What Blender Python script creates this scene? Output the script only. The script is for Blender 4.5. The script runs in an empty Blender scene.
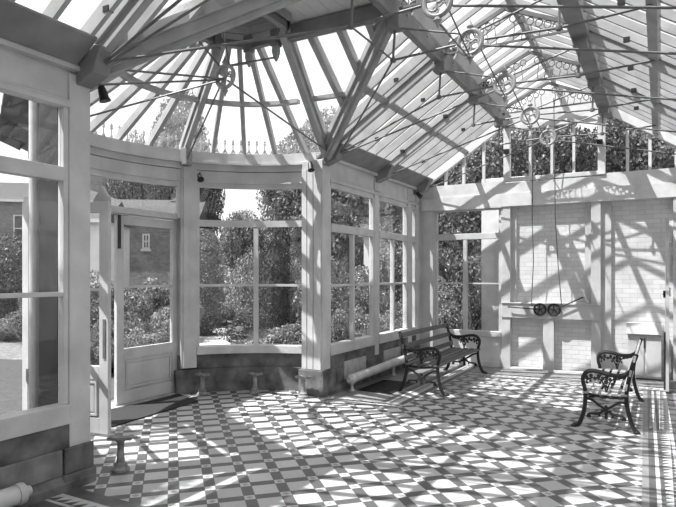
import bpy, bmesh, math, random
from mathutils import Vector, Matrix
from math import sin, cos, pi, radians as R
random.seed(7)
scene = bpy.context.scene
COL = scene.collection

# ------------------------------------------------------------------ materials
def new_mat(name):
    m = bpy.data.materials.new(name); m.use_nodes = True
    nt = m.node_tree; nt.nodes.clear()
    out = nt.nodes.new('ShaderNodeOutputMaterial')
    return m, nt, out

def g(v): return (v, v, v, 1)

def mat(name, lo, hi=None, rough=.6, scale=6, stretch=(1,1,1), bump=0, metal=0, detail=5, spec=.4, per_obj=False):
    """plain surface whose grey wanders between lo and hi with a noise of its own"""
    m, nt, out = new_mat(name); N = nt.nodes.new; L = nt.links.new
    b = N('ShaderNodeBsdfPrincipled'); b.inputs['Roughness'].default_value = rough
    b.inputs['Metallic'].default_value = metal
    b.inputs['Specular IOR Level'].default_value = spec
    L(b.outputs[0], out.inputs[0])
    if hi is None: hi = lo
    tc = N('ShaderNodeNewGeometry'); mp = N('ShaderNodeMapping'); mp.inputs['Scale'].default_value = stretch
    L(tc.outputs['Position'], mp.inputs[0])
    n = N('ShaderNodeTexNoise'); n.inputs['Scale'].default_value = scale; n.inputs['Detail'].default_value = detail
    L(mp.outputs[0], n.inputs[0])
    r = N('ShaderNodeValToRGB'); r.color_ramp.elements[0].position = .3; r.color_ramp.elements[1].position = .7
    r.color_ramp.elements[0].color = g(lo); r.color_ramp.elements[1].color = g(hi)
    L(n.outputs[0], r.inputs[0]); L(r.outputs[0], b.inputs['Base Color'])
    if bump:
        bp = N('ShaderNodeBump'); bp.inputs['Strength'].default_value = bump; bp.inputs['Distance'].default_value = .02
        L(n.outputs[0], bp.inputs['Height']); L(bp.outputs[0], b.inputs['Normal'])
    return m

PAINT   = mat('white_paint', .42, .56, .5, 3.5, bump=.05)
PAINTW  = mat('whitewash_paint', .52, .66, .6, 5)
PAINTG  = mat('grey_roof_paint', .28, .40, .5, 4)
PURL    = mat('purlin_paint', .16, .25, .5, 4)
BOARD   = mat('boarding_paint', .52, .64, .55, 5, stretch=(1,1,6))
STONE   = mat('dark_stone', .05, .19, .8, 5, bump=.5, detail=9)
STONEP  = mat('pale_stone', .30, .44, .8, 9, bump=.4, detail=9)
STONEM  = mat('mid_stone', .12, .24, .8, 7, bump=.4, detail=9)
IRON    = mat('black_iron', .006, .014, .45, 12, spec=.5)
IRONG   = mat('grey_iron_rod', .10, .16, .45, 12, spec=.5)
WHEELM  = mat('painted_cast_iron', .24, .36, .5, 12)
PEDM    = mat('pedestal_iron', .13, .30, .6, 14, bump=.2)
WOODD   = mat('dark_slat_wood', .07, .13, .55, 5, stretch=(1,.3,4), bump=.1)
WOODP   = mat('pale_slat_wood', .28, .45, .6, 5, stretch=(1,.3,4), bump=.1)
PIPEM   = mat('pipe_paint', .45, .62, .5, 6)
MATM    = mat('doormat_fibre', .018, .04, .95, 60)
CORD    = mat('cord', .10, .14, .7, 8)
ASPH    = mat('gravel', .33, .60, .95, 26, detail=10, bump=.3)
ASPHD   = mat('dark_asphalt', .045, .085, .95, 20, detail=10, bump=.2)
SOIL    = mat('soil', .03, .09, .95, 9, detail=9)
GRASS   = mat('grass', .10, .24, .95, 12, detail=10, bump=.4)
SLATE   = mat('slate_roof', .05, .10, .9, 9, stretch=(1,1,5), detail=8)
RENDERW = mat('pale_render', .62, .72, .8, 5)
TRUNK   = mat('bark', .05, .11, .9, 12, stretch=(3,3,.6), bump=.4)
DARKG   = mat('dark_room_glass', .02, .04, .15, 2, spec=.6)

def brick_mat(name, c1, c2, mortar, sx=.22, sz=.075, bump=.3, rough=.7, stain=.15):
    m, nt, out = new_mat(name); N = nt.nodes.new; L = nt.links.new
    b = N('ShaderNodeBsdfPrincipled'); b.inputs['Roughness'].default_value = rough; L(b.outputs[0], out.inputs[0])
    geo = N('ShaderNodeNewGeometry'); sep = N('ShaderNodeSeparateXYZ'); L(geo.outputs['Position'], sep.inputs[0])
    ad = N('ShaderNodeMath'); ad.operation = 'ADD'; L(sep.outputs[0], ad.inputs[0]); L(sep.outputs[1], ad.inputs[1])
    cb = N('ShaderNodeCombineXYZ'); L(ad.outputs[0], cb.inputs[0]); L(sep.outputs[2], cb.inputs[1])
    br = N('ShaderNodeTexBrick'); br.inputs['Scale'].default_value = 1
    br.inputs['Brick Width'].default_value = sx; br.inputs['Row Height'].default_value = sz
    br.inputs['Mortar Size'].default_value = .006; br.inputs['Mortar Smooth'].default_value = .6
    br.inputs['Color1'].default_value = g(c1); br.inputs['Color2'].default_value = g(c2); br.inputs['Mortar'].default_value = g(mortar)
    L(cb.outputs[0], br.inputs[0])
    n = N('ShaderNodeTexNoise'); n.inputs['Scale'].default_value = 4; n.inputs['Detail'].default_value = 8; L(geo.outputs['Position'], n.inputs[0])
    mr = N('ShaderNodeMapRange'); mr.inputs[3].default_value = 1-stain; mr.inputs[4].default_value = 1+stain; L(n.outputs[0], mr.inputs[0])
    mx = N('ShaderNodeMix'); mx.data_type = 'RGBA'; mx.blend_type = 'MULTIPLY'; mx.inputs[0].default_value = 1
    L(br.outputs[0], mx.inputs[6]); L(mr.outputs[0], mx.inputs[7]); L(mx.outputs[2], b.inputs['Base Color'])
    bp = N('ShaderNodeBump'); bp.inputs['Strength'].default_value = bump; bp.inputs['Distance'].default_value = .01; bp.invert = True
    L(br.outputs['Fac'], bp.inputs['Height']); L(bp.outputs[0], b.inputs['Normal'])
    return m
BRICKW = brick_mat('whitewashed_brick', .56, .64, .46)
BRICKD = brick_mat('red_brick', .10, .17, .22, stain=.35)

def glass_mat(name, dirt=.02, refl=.9, tint=1.0, streak=(1,1,1)):
    m, nt, out = new_mat(name); N = nt.nodes.new; L = nt.links.new
    tr = N('ShaderNodeBsdfTransparent'); tr.inputs[0].default_value = g(tint)
    gl = N('ShaderNodeBsdfGlossy'); gl.inputs['Roughness'].default_value = .02; gl.inputs[0].default_value = g(refl)
    ge = N('ShaderNodeNewGeometry'); dt = N('ShaderNodeVectorMath'); dt.operation = 'DOT_PRODUCT'
    L(ge.outputs['Normal'], dt.inputs[0]); L(ge.outputs['Incoming'], dt.inputs[1])
    def mm(op, a, b=None):
        n_ = N('ShaderNodeMath'); n_.operation = op
        for i, v in enumerate((a, b)):
            if v is None: continue
            if isinstance(v, (int, float)): n_.inputs[i].default_value = v
            else: L(v, n_.inputs[i])
        return n_.outputs[0]
    sch = mm('ADD', .025, mm('MULTIPLY', .85, mm('POWER', mm('SUBTRACT', 1, mm('ABSOLUTE', dt.outputs['Value'])), 5)))
    m1 = N('ShaderNodeMixShader'); L(sch, m1.inputs[0]); L(tr.outputs[0], m1.inputs[1]); L(gl.outputs[0], m1.inputs[2])
    tl = N('ShaderNodeBsdfTranslucent'); tl.inputs[0].default_value = g(.8)
    df = N('ShaderNodeBsdfDiffuse'); df.inputs[0].default_value = g(.6)
    m3 = N('ShaderNodeMixShader'); m3.inputs[0].default_value = .3; L(tl.outputs[0], m3.inputs[1]); L(df.outputs[0], m3.inputs[2])
    geo = N('ShaderNodeNewGeometry'); mp = N('ShaderNodeMapping'); mp.inputs['Scale'].default_value = streak; L(geo.outputs['Position'], mp.inputs[0])
    n = N('ShaderNodeTexNoise'); n.inputs['Scale'].default_value = 3; n.inputs['Detail'].default_value = 9; n.inputs['Roughness'].default_value = .65
    L(mp.outputs[0], n.inputs[0])
    mr = N('ShaderNodeMapRange'); mr.inputs[1].default_value = .35; mr.inputs[2].default_value = .8; mr.inputs[3].default_value = dirt*.3; mr.inputs[4].default_value = dirt*2.2
    L(n.outputs[0], mr.inputs[0])
    m2 = N('ShaderNodeMixShader'); L(mr.outputs[0], m2.inputs[0]); L(m1.outputs[0], m2.inputs[1]); L(m3.outputs[0], m2.inputs[2])
    L(m2.outputs[0], out.inputs[0])
    return m
GLASS = glass_mat('window_glass', .012, .9, .97)
RGLASS = glass_mat('roof_glass', .09, .8, .97, (1, 4, 1))

def leaf_mat(name, lo, hi):
    m, nt, out = new_mat(name); N = nt.nodes.new; L = nt.links.new
    geo = N('ShaderNodeNewGeometry'); r = N('ShaderNodeValToRGB')
    r.color_ramp.elements[0].color = g(lo); r.color_ramp.elements[1].color = g(hi)
    L(geo.outputs['Random Per Island'], r.inputs[0])
    d = N('ShaderNodeBsdfPrincipled'); d.inputs['Roughness'].default_value = .45; L(r.outputs[0], d.inputs['Base Color'])
    t = N('ShaderNodeBsdfTranslucent'); L(r.outputs[0], t.inputs[0])
    mx = N('ShaderNodeMixShader'); mx.inputs[0].default_value = .3
    L(d.outputs[0], mx.inputs[1]); L(t.outputs[0], mx.inputs[2]); L(mx.outputs[0], out.inputs[0])
    return m
LEAFD = leaf_mat('dark_leaf', .015, .10)
LEAFM = leaf_mat('mid_leaf', .04, .24)
LEAFP = leaf_mat('pale_leaf', .06, .34)
LEAFY = leaf_mat('yew_leaf', .006, .05)
FLOW  = leaf_mat('flower_leaf', .04, .50)

# ---- tiled floor: pale square tiles on a diagonal grid, dark strips, small patterned squares at the crossings
def tile_mat():
    m, nt, out = new_mat('floor_tiles'); N = nt.nodes.new; L = nt.links.new
    def math_(op, a, b=None):
        n = N('ShaderNodeMath'); n.operation = op
        for i, v in enumerate((a, b)):
            if v is None: continue
            if isinstance(v, (int, float)): n.inputs[i].default_value = v
            else: L(v, n.inputs[i])
        return n.outputs[0]
    geo = N('ShaderNodeNewGeometry'); mp = N('ShaderNodeMapping')
    mp.inputs['Rotation'].default_value = (0, 0, R(45)); mp.inputs['Location'].default_value = (0.03, .12, 0)
    mp.inputs['Scale'].default_value = (1/.272,)*3
    mp.vector_type = 'POINT'; L(geo.outputs['Position'], mp.inputs[0])
    s = N('ShaderNodeSeparateXYZ'); L(mp.outputs[0], s.inputs[0])
    fx = math_('FRACT', s.outputs[0]); fy = math_('FRACT', s.outputs[1])
    W = .31
    inx = math_('GREATER_THAN', fx, W); iny = math_('GREATER_THAN', fy, W)
    big = math_('MULTIPLY', inx, iny)
    nx = math_('SUBTRACT', 1, inx); ny = math_('SUBTRACT', 1, iny)
    small = math_('MULTIPLY', nx, ny)
    # pattern in the small square: a rotated smaller square inside, pale triangles outside
    ax = math_('ABSOLUTE', math_('SUBTRACT', fx, W/2)); ay = math_('ABSOLUTE', math_('SUBTRACT', fy, W/2))
    dia = math_('LESS_THAN', math_('ADD', ax, ay), W*.36)
    # grout
    def edge(f):
        a = math_('LESS_THAN', math_('ABSOLUTE', math_('SUBTRACT', f, W)), .012)
        b = math_('LESS_THAN', f, .012)
        return math_('MAXIMUM', a, b)
    grout = math_('MAXIMUM', edge(fx), edge(fy))
    # per tile variation
    fl = N('ShaderNodeVectorMath'); fl.operation = 'FLOOR'; L(mp.outputs[0], fl.inputs[0])
    wn = N('ShaderNodeTexWhiteNoise'); L(fl.outputs[0], wn.inputs[0])
    n = N('ShaderNodeTexNoise'); n.inputs['Scale'].default_value = 2.2; n.inputs['Detail'].default_value = 9; L(geo.outputs['Position'], n.inputs[0])
    n2 = N('ShaderNodeTexNoise'); n2.inputs['Scale'].default_value = 30; n2.inputs['Detail'].default_value = 6; L(geo.outputs['Position'], n2.inputs[0])
    def mixc(f, a, b):
        x = N('ShaderNodeMix'); x.data_type = 'FLOAT'; L(f, x.inputs[0])
        for i, v in ((2, a), (3, b)):
            if isinstance(v, (int, float)): x.inputs[i].default_value = v
            else: L(v, x.inputs[i])
        return x.outputs[0]
    pale = math_('ADD', .40, math_('MULTIPLY', wn.outputs[0], .12))
    v = mixc(big, .085, pale)
    sm = mixc(dia, .50, .28)
    v = mixc(small, v, sm)
    v = mixc(grout, v, .10)
    k = math_('ADD', math_('ADD', .62, math_('MULTIPLY', n.outputs[0], .5)), math_('MULTIPLY', n2.outputs[0], .26))
    v = math_('MULTIPLY', v, k)
    b = N('ShaderNodeBsdfPrincipled'); L(v, b.inputs['Base Color'])
    rg = math_('ADD', .30, math_('MULTIPLY', n.outputs[0], .25)); L(rg, b.inputs['Roughness'])
    bp = N('ShaderNodeBump'); bp.inputs['Strength'].default_value = .25; bp.inputs['Distance'].default_value = .004
    h = math_('ADD', math_('MULTIPLY', grout, -1), math_('MULTIPLY', n2.outputs[0], .3)); L(h, bp.inputs['Height']); L(bp.outputs[0], b.inputs['Normal'])
    L(b.outputs[0], out.inputs[0])
    return m
TILES = tile_mat()

def band_mat(name, axis, c0, c1, period, tri=True):
    """border tile: a run of triangles along the given axis"""
    m, nt, out = new_mat(name); N = nt.nodes.new; L = nt.links.new
    def math_(op, a, b=None):
        n = N('ShaderNodeMath'); n.operation = op
        for i, v in enumerate((a, b)):
            if v is None: continue
            if isinstance(v, (int, float)): n.inputs[i].default_value = v
            else: L(v, n.inputs[i])
        return n.outputs[0]
    geo = N('ShaderNodeNewGeometry'); s = N('ShaderNodeSeparateXYZ'); L(geo.outputs['Position'], s.inputs[0])
    a = s.outputs[axis]; o = s.outputs[1-axis]
    fa = math_('FRACT', math_('DIVIDE', a, period)); fo = math_('FRACT', math_('DIVIDE', o, period))
    t = math_('LESS_THAN', fa, fo)
    n = N('ShaderNodeTexNoise'); n.inputs['Scale'].default_value = 9; n.inputs['Detail'].default_value = 8; L(geo.outputs['Position'], n.inputs[0])
    x = N('ShaderNodeMix'); x.data_type = 'FLOAT'; L(t, x.inputs[0]); x.inputs[2].default_value = c0; x.inputs[3].default_value = c1
    v = math_('MULTIPLY', x.outputs[0], math_('ADD', .6, math_('MULTIPLY', n.outputs[0], .8)))
    b = N('ShaderNodeBsdfPrincipled'); L(v, b.inputs['Base Color']); b.inputs['Roughness'].default_value = .45
    L(b.outputs[0], out.inputs[0]); return m
TRIY = band_mat('border_triangles_y', 1, .08, .5, .09)
TRIX = band_mat('border_triangles_x', 0, .08, .5, .09)
BDARK = mat('border_dark_tile', .06, .12, .45, 7)
BMID = mat('border_grey_tile', .17, .27, .45, 7)
BPALE = mat('border_pale_tile', .38, .55, .45, 7)

# ------------------------------------------------------------------ mesh builder
class MB:
    def __init__(s): s.v = []; s.f = []; s.m = []; s.k = 0; s.sm = False
    def add(s, vs, fs):
        o = len(s.v); s.v += [tuple(p) for p in vs]
        for f in fs: s.f.append(tuple(i+o for i in f)); s.m.append(s.k)
        return s
    def box(s, x0, x1, y0, y1, z0, z1):
        vs = [(x, y, z) for z in (z0, z1) for y in (y0, y1) for x in (x0, x1)]
        return s.add(vs, [(0,2,3,1),(4,5,7,6),(0,1,5,4),(2,6,7,3),(0,4,6,2),(1,3,7,5)])
    def beam(s, p, q, w, h, up=(0,0,1), drop=0):
        p = Vector(p); q = Vector(q); d = (q-p).normalized(); u = Vector(up)
        side = d.cross(u).normalized(); n = side.cross(d).normalized()
        vs = []
        for e in (p, q):
            for a, b in ((-1,-1),(1,-1),(1,1),(-1,1)):
                vs.append(e + side*a*w/2 + n*(b*h/2 - drop))
        return s.add(vs, [(0,1,2,3)[::-1],(4,5,6,7),(0,1,5,4),(1,2,6,5),(2,3,7,6),(3,0,4,7)])
    def tube(s, pts, r, n=8, closed=False, cap=True):
        pts = [Vector(p) for p in pts]; m = len(pts)
        rs = r if isinstance(r, (list, tuple)) else [r]*m
        ref = Vector((0,0,1)); vs = []; prev = None
        for i, p in enumerate(pts):
            a = pts[i-1] if (i or closed) else p; b = pts[(i+1) % m] if (i < m-1 or closed) else p
            t = (b-a).normalized()
            if prev is None:
                x = t.cross(ref)
                if x.length < .05: x = t.cross(Vector((1,0,0)))
            else: x = prev - t*prev.dot(t)
            x.normalize(); prev = x; y = t.cross(x)
            for k in range(n):
                c = 2*pi*k/n; vs.append(p + (x*cos(c)+y*sin(c))*rs[i])
        fs = []
        for i in range(m if closed else m-1):
            j = (i+1) % m
            for k in range(n): fs.append((i*n+k, i*n+(k+1) % n, j*n+(k+1) % n, j*n+k))
        if cap and not closed: fs += [tuple(range(n))[::-1], tuple((m-1)*n+k for k in range(n))]
        s.sm = True
        return s.add(vs, fs)
    def lathe(s, prof, c=(0,0,0), n=16, axis='z'):
        vs = []
        for r, h in prof:
            for k in range(n):
                a = 2*pi*k/n
                if axis == 'z': vs.append((c[0]+r*cos(a), c[1]+r*sin(a), c[2]+h))
                elif axis == 'y': vs.append((c[0]+r*cos(a), c[1]+h, c[2]+r*sin(a)))
                else: vs.append((c[0]+h, c[1]+r*cos(a), c[2]+r*sin(a)))
        fs = [(i*n+k, i*n+(k+1) % n, (i+1)*n+(k+1) % n, (i+1)*n+k) for i in range(len(prof)-1) for k in range(n)]
        fs += [tuple(range(n))[::-1], tuple((len(prof)-1)*n+k for k in range(n))]
        s.sm = True
        return s.add(vs, fs)
    def prism(s, pts, vec):
        """closed outline pts extruded by vec"""
        n = len(pts); v = Vector(vec)
        vs = [Vector(p) for p in pts] + [Vector(p)+v for p in pts]
        return s.add(vs, [tuple(range(n))[::-1], tuple(range(n, 2*n))] + [(i, (i+1) % n, n+(i+1) % n, n+i) for i in range(n)])
    def arc(s, r0, r1, a0, a1, z0, z1, n=10, c=(-4.0, 4.95)):
        """curved wall piece; angle 0 points to -X, positive towards +Y (degrees)"""
        vs = []
        for i in range(n+1):
            a = R(a0+(a1-a0)*i/n)
            for r, z in ((r0, z0), (r1, z0), (r1, z1), (r0, z1)):
                vs.append((c[0]-r*cos(a), c[1]+r*sin(a), z))
        fs = [(0,1,2,3), tuple(n*4+k for k in (3,2,1,0))]
        for i in range(n):
            for k in range(4): fs.append((i*4+k, (i+1)*4+k, (i+1)*4+(k+1) % 4, i*4+(k+1) % 4))
        return s.add(vs, fs)
    def build(s, name, mats, parent=None, bevel=0, smooth=None):
        me = bpy.data.meshes.new(name); me.from_pydata(s.v, [], s.f)
        if not isinstance(mats, (list, tuple)): mats = [mats]
        for m in mats: me.materials.append(m)
        if len(mats) > 1: me.polygons.foreach_set('material_index', s.m)
        bm = bmesh.new(); bm.from_mesh(me); bmesh.ops.recalc_face_normals(bm, faces=bm.faces); bm.to_mesh(me); bm.free()
        if s.sm if smooth is None else smooth:
            me.polygons.foreach_set('use_smooth', [True]*len(me.polygons))
            try: me.set_sharp_from_angle(angle=R(40))
            except Exception: pass
        o = bpy.data.objects.new(name, me); COL.objects.link(o)
        if parent is not None: o.parent = parent
        if bevel:
            b = o.modifiers.new('bevel', 'BEVEL'); b.width = bevel; b.segments = 2; b.limit_method = 'ANGLE'
        return o

def tag(o, label=None, cat=None, group=None, kind=None):
    if label: o['label'] = label
    if cat: o['category'] = cat
    if group: o['group'] = group
    if kind: o['kind'] = kind
    return o
def empty(name, loc=(0,0,0), rz=0):
    o = bpy.data.objects.new(name, None); o.location = loc; o.rotation_euler = (0,0,rz); o.empty_display_size = .1
    COL.objects.link(o); return o
def struct(name, loc=(0,0,0), label=None, cat=None):
    o = empty(name, loc); o['kind'] = 'structure'
    return tag(o, label, cat)
def copy_tree(o, parent=None):
    c = o.copy(); COL.objects.link(c); c.parent = parent
    for ch in list(o.children): copy_tree(ch, c)
    return c

CX, CY, RB = -4.0, 4.95, 2.12
def bay(a, r, z): return (CX - r*cos(R(a)), CY + r*sin(R(a)), z)

# ================================================================== FLOOR
fl = MB()
def quad(x0, x1, y0, y1, z=0, k=0, skew=False):
    fl.k = k
    def sx(x, y): return x - (y-4.66)*.025 if skew else x
    a = sx(x1, y0) if skew else x1; b = sx(x1, y1) if skew else x1
    c = sx(x0, y0) if (skew and skew != 1) else x0
    fl.add([(x0, y0, z), (a, y0, z), (b, y1, z), (x0, y1, z)], [(0,1,2,3)])
# main field (incl. bay part) , far strip zones and borders; every region is its own face of one slab
fm = [TILES, BDARK, BMID, BPALE, TRIY, TRIX]
EX = lambda y: -.115-(y-4.66)*.02
def strip(xa, xb, y0, y1, k):     # band along the right side, follows EX
    fl.k = k; fl.add([(EX(y0)+xa, y0, 0), (EX(y0)+xb, y0, 0), (EX(y1)+xb, y1, 0), (EX(y1)+xa, y1, 0)], [(0,1,2,3)])
fl.k = 0
fl.add([(-2.85, 2.95, 0), (EX(2.95), 2.95, 0), (EX(9.42), 9.42, 0), (-2.85, 9.42, 0)], [(0,1,2,3)])
fl.add([(-4.0, 2.95, 0), (-2.85, 2.95, 0), (-2.85, 6.62, 0), (-4.0, 6.62, 0)], [(0,1,2,3)])
# bay half disc
vs = [(-4.0, 2.95, 0), (-4.0, 6.62, 0)] + [bay(a, 2.12, 0) for a in range(90, -91, -6)]
fl.add(vs, [tuple(range(len(vs)))])
# right border
for xa, xb, k in ((0,.05,2),(.05,.10,1),(.10,.13,3),(.13,.16,1),(.16,.25,4),(.25,.28,3),(.28,.36,1),(.36,1.1,2)):
    strip(xa, xb, 2.3, 9.42, k)
# far border in front of the end wall
for y0, y1, k in ((9.42,9.50,1),(9.50,9.54,3),(9.54,9.63,5),(9.63,9.67,3),(9.67,9.76,1),(9.76,10.45,2)):
    quad(-2.85, .86, y0, y1, 0, k)
# border along the left wall
for x0, x1, k in ((-2.93,-2.85,1),(-2.97,-2.93,3),(-3.06,-2.97,4),(-3.10,-3.06,3),(-3.18,-3.10,1),(-4.0,-3.18,2)):
    quad(x0, x1, 6.85, 10.45, 0, k)
for y0, y1, k in ((6.62,6.70,1),(6.70,6.74,3),(6.74,6.81,5),(6.81,6.85,3)):
    quad(-4.0, -2.85, y0, y1, 0, k)
# near border across the hall
for y0, y1, k in ((2.82,2.95,1),(2.79,2.82,3),(2.70,2.79,5),(2.67,2.70,3),(2.3,2.67,1)):
    quad(-4.0, EX(2.9), y0, y1, 0, k)
fl.k = 2; quad(-4.0, 1.0, -2.2, 2.3, 0, 2)
floor = fl.build('floor', fm); tag(floor, 'diagonal black and pale tiled conservatory floor', 'floor', kind='structure')

# ================================================================== LEFT WALL
WX = -4.0
wl = struct('wall_left', (WX, 5, 0), 'white timber and glass side wall on a dark stone plinth', 'wall')
wl.location = (0, 0, 0)
def wpart(name, mb, m, parent=wl, bevel=0): return mb.build(name, m, parent, bevel)
# posts
for y0, y1 in ((-.85,-.65),(1.02,1.22),(2.92,3.11),(8.43,8.58),(9.83,10.02),(10.24,10.42)):
    zb = .31 if y0 < 4 else .36
    wpart('post', MB().box(WX-.11, WX+.0, y0, y1, zb, 3.22), PAINT, bevel=.008)
# bay corner pier with grooved boards
for dz, (ya, yb) in enumerate(((6.76, 6.98),)):
    wpart('corner_pier', MB().box(-4.32, WX+.005, ya, yb, .35, 3.22), PAINT, bevel=.008)
    p = MB()
    for x0, x1 in ((-4.315,-4.235),(-4.225,-4.135),(-4.125,-4.01)):
        p.box(x0, x1, ya-.022, ya, .36, 3.1)
    wpart('pier_boarding', p, PAINT, bevel=.004)
wpart('corner_pier', MB().box(-4.32, WX-.115, 2.93, 3.10, .31, 3.22), PAINT)
# fascia, mouldings, cornice
for y0, y1 in ((-2.0, 3.11), (6.9, 10.45)):
    wpart('fascia', MB().box(WX-.10, WX-.02, y0, y1, 2.97, 3.26), PAINT)
    p = MB(); p.box(WX-.02, WX+.015, y0 if y0 < 0 else 6.98, y1 if y1 > 4 else 2.92, 2.945, 2.985); p.box(WX-.02, WX+.0, y0 if y0 < 0 else 6.98, y1 if y1 > 4 else 2.92, 2.985, 3.01)
    wpart('moulding', p, PAINT, bevel=.006)
    e0, e1 = y0, y1
    wpart('cornice', MB().prism([(WX-.05, e0, 3.24), (WX+.045, e0, 3.24), (WX+.045, e0, 3.27), (WX-.02, e0, 3.36), (WX-.05, e0, 3.36)], (0, e1-e0, 0)), PAINT)
    wpart('wall_plate', MB().prism([(WX-.18, e0, 3.26), (WX-.02, e0, 3.37), (WX+.13, e0, 3.42), (WX+.13, e0, 3.47), (WX-.18, e0, 3.34)], (0, e1-e0, 0)), PURL)

win_n = 0
def window_left(y0, y1, mull, label, x=WX, mid=True, ztr=(2.26, 2.37), zh=2.9, zs=.58, parent=None):
    """glazed light between two posts: sill, head, transom, mullion, glazing rail and panes"""
    global win_n; win_n += 1
    w = struct('window_%d' % win_n, ((x), (y0+y1)/2, zs), label, 'window')
    def pt(name, mb, m, bevel=.006):
        o = mb.build(name, m, w, bevel); o.matrix_parent_inverse = Matrix.Translation(w.location).inverted(); return o
    j = .045
    p = MB(); p.box(x-.08, x-.01, y0, y0+j, zs+.1, zh); p.box(x-.08, x-.01, y1-j, y1, zs+.1, zh); p.box(x-.08, x-.01, y0+j, y1-j, zh-.03, zh+.05)
    pt('window_frame', p, PAINT)
    pt('sill', MB().box(x-.12, x+.02, y0, y1, zs-.05, zs+.10), PAINT)
    pt('transom', MB().box(x-.085, x+.005, y0+j, y1-j, ztr[0], ztr[1]), PAINT)
    if mull:
        pt('mullion', MB().box(x-.08, x-.01, mull-.025, mull+.025, zs+.1, ztr[0]), PAINT)
        segs = ((y0+j, mull-.025), (mull+.025, y1-j))
    else: segs = ((y0+j, y1-j),)
    for a, b in segs:
        if mid: pt('glazing_rail', MB().box(x-.07, x-.015, a, b, 1.485, 1.52), PAINT)
        pt('pane', MB().box(x-.052, x-.046, a, b, zs+.1, ztr[0]), GLASS, 0)
    pt('pane', MB().box(x-.052, x-.046, y0+j, y1-j, ztr[1], zh-.03), GLASS, 0)
    return w
window_left(-.65, 1.02, None, 'big window in the side wall, behind the camera end of the near pipe', ztr=(2.37,2.48), zh=2.97, zs=.55)
window_left(1.22, 2.92, None, 'large near window looking out to the brick house', ztr=(2.37,2.48), zh=2.97, zs=.55)
window_left(6.98, 8.43, 7.72, 'side window next to the bay corner pier, above the pipe end')
window_left(8.58, 9.83, 9.22, 'side window directly behind the left bench')
window_left(10.02, 10.24, None, 'very narrow side window beside the end wall')

# stone plinth
for y0, y1 in ((-2.0, 3.10), (6.78, 10.45)):
    wpart('stone_course', MB().box(WX-.3, WX-.005, y0, y1, .30, .53), STONE, bevel=.008)
    wpart('stone_base', MB().box(WX-.3, WX+.005, y0, y1, -.1, .30), STONE)
    wpart('stone_skirting', MB().prism([(WX+.0, y0, 0), (WX+.055, y0, 0), (WX+.055, y0, .06), (WX+.02, y0, .12), (WX+.0, y0, .12)], (0, y1-y0, 0)), STONE)
for y0, y1, m in ((2.86,3.12,STONE),(2.36,2.84,STONEM),(1.85,2.34,STONEM),(1.3,1.83,STONEM),(.7,1.28,STONEM)):
    wpart('stone_block', MB().box(WX+.0, WX+.03, y0, y1, .12, .32), m, bevel=.01)
wpart('stone_block', MB().box(WX-.3, WX+.05, 2.84, 3.13, 0, .12), STONE, bevel=.01)
wpart('stone_block', MB().box(-4.36, WX+.045, 6.72, 7.08, 0, .355), STONE, bevel=.012)
for y0, y1, m in ((7.35,8.06,STONEP),(8.72,9.42,STONEP)):
    wpart('stone_block', MB().box(WX+.0, WX+.03, y0, y1, .14, .40), m, bevel=.01)
for y0, y1, m in ((7.1,7.3,STONE),(8.1,8.68,STONE),(9.46,10.2,STONE)):
    wpart('stone_block', MB().box(WX+.0, WX+.03, y0, y1, .12, .33), m, bevel=.01)

# ================================================================== BAY
wb = struct('wall_bay', (0,0,0), 'rounded glazed bay wall with curved fascia on a dark stone plinth', 'wall')
A0, A1 = 32, 81.5
DX = -5.93
for sgn in (1, -1):
    a, b = sorted((sgn*29.5, sgn*35.5))
    if sgn < 0: a = -32.3
    wpart('post', MB().arc(2.06, 2.17, a, b, .35, 3.20, 2), PAINT, wb, .006)
    wpart('post_board', MB().arc(2.035, 2.06, *sorted((sgn*30.3, sgn*32.2)), .36, 3.15, 2), PAINT, wb)
    if sgn < 0:
        wpart('plinth_base', MB().arc(2.05, 2.19, -32.3, -27.5, -.1, .35, 3), STONE, wb); continue
    a, b = sorted((sgn*35.5, sgn*A1))
    wpart('plinth_course', MB().arc(2.11, 2.36, *sorted((sgn*29, sgn*86)), .33, .53, 14), STONE, wb)
    wpart('plinth_base', MB().arc(2.05, 2.36, *sorted((sgn*27.5, sgn*84)), -.1, .33, 14), STONE, wb)
    win_n += 1
    w = struct('window_%d' % win_n, (0,0,0), 'wide curved window of the bay between door post and corner pier' if sgn > 0 else 'curved window of the bay hidden mostly behind the near post', 'window')
    p = MB(); p.arc(2.08, 2.16, *sorted((sgn*35.5, sgn*36.7)), .63, 2.91, 1); p.arc(2.08, 2.16, *sorted((sgn*(A1-1.2), sgn*(A1+.6))), .63, 2.91, 1)
    p.arc(2.08, 2.16, a, b, 2.89, 2.97, 14); p.build('window_frame', PAINT, w)
    MB().arc(2.04, 2.24, a, b, .53, .64, 14).build('sill', PAINT, w, .006)
    MB().arc(2.075, 2.165, a, b, 2.34, 2.43, 14).build('transom', PAINT, w)
    mm = sgn*58.5
    MB().arc(2.075, 2.165, mm-.9, mm+.9, .64, 2.32, 1).build('mullion', PAINT, w)
    for s0, s1 in ((sgn*36.7, mm-sgn*.9), (mm+sgn*.9, sgn*(A1-1.2))):
        s0, s1 = sorted((s0, s1))
        MB().arc(2.10, 2.14, s0, s1, 1.485, 1.52, 7).build('glazing_rail', PAINT, w)
        MB().arc(2.118, 2.124, s0, s1, .64, 2.32, 7).build('pane', GLASS, w, smooth=True)
    MB().arc(2.118, 2.124, *sorted((sgn*36.7, sgn*(A1-1.2))), 2.42, 2.89, 14).build('pane', GLASS, w, smooth=True)
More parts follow.
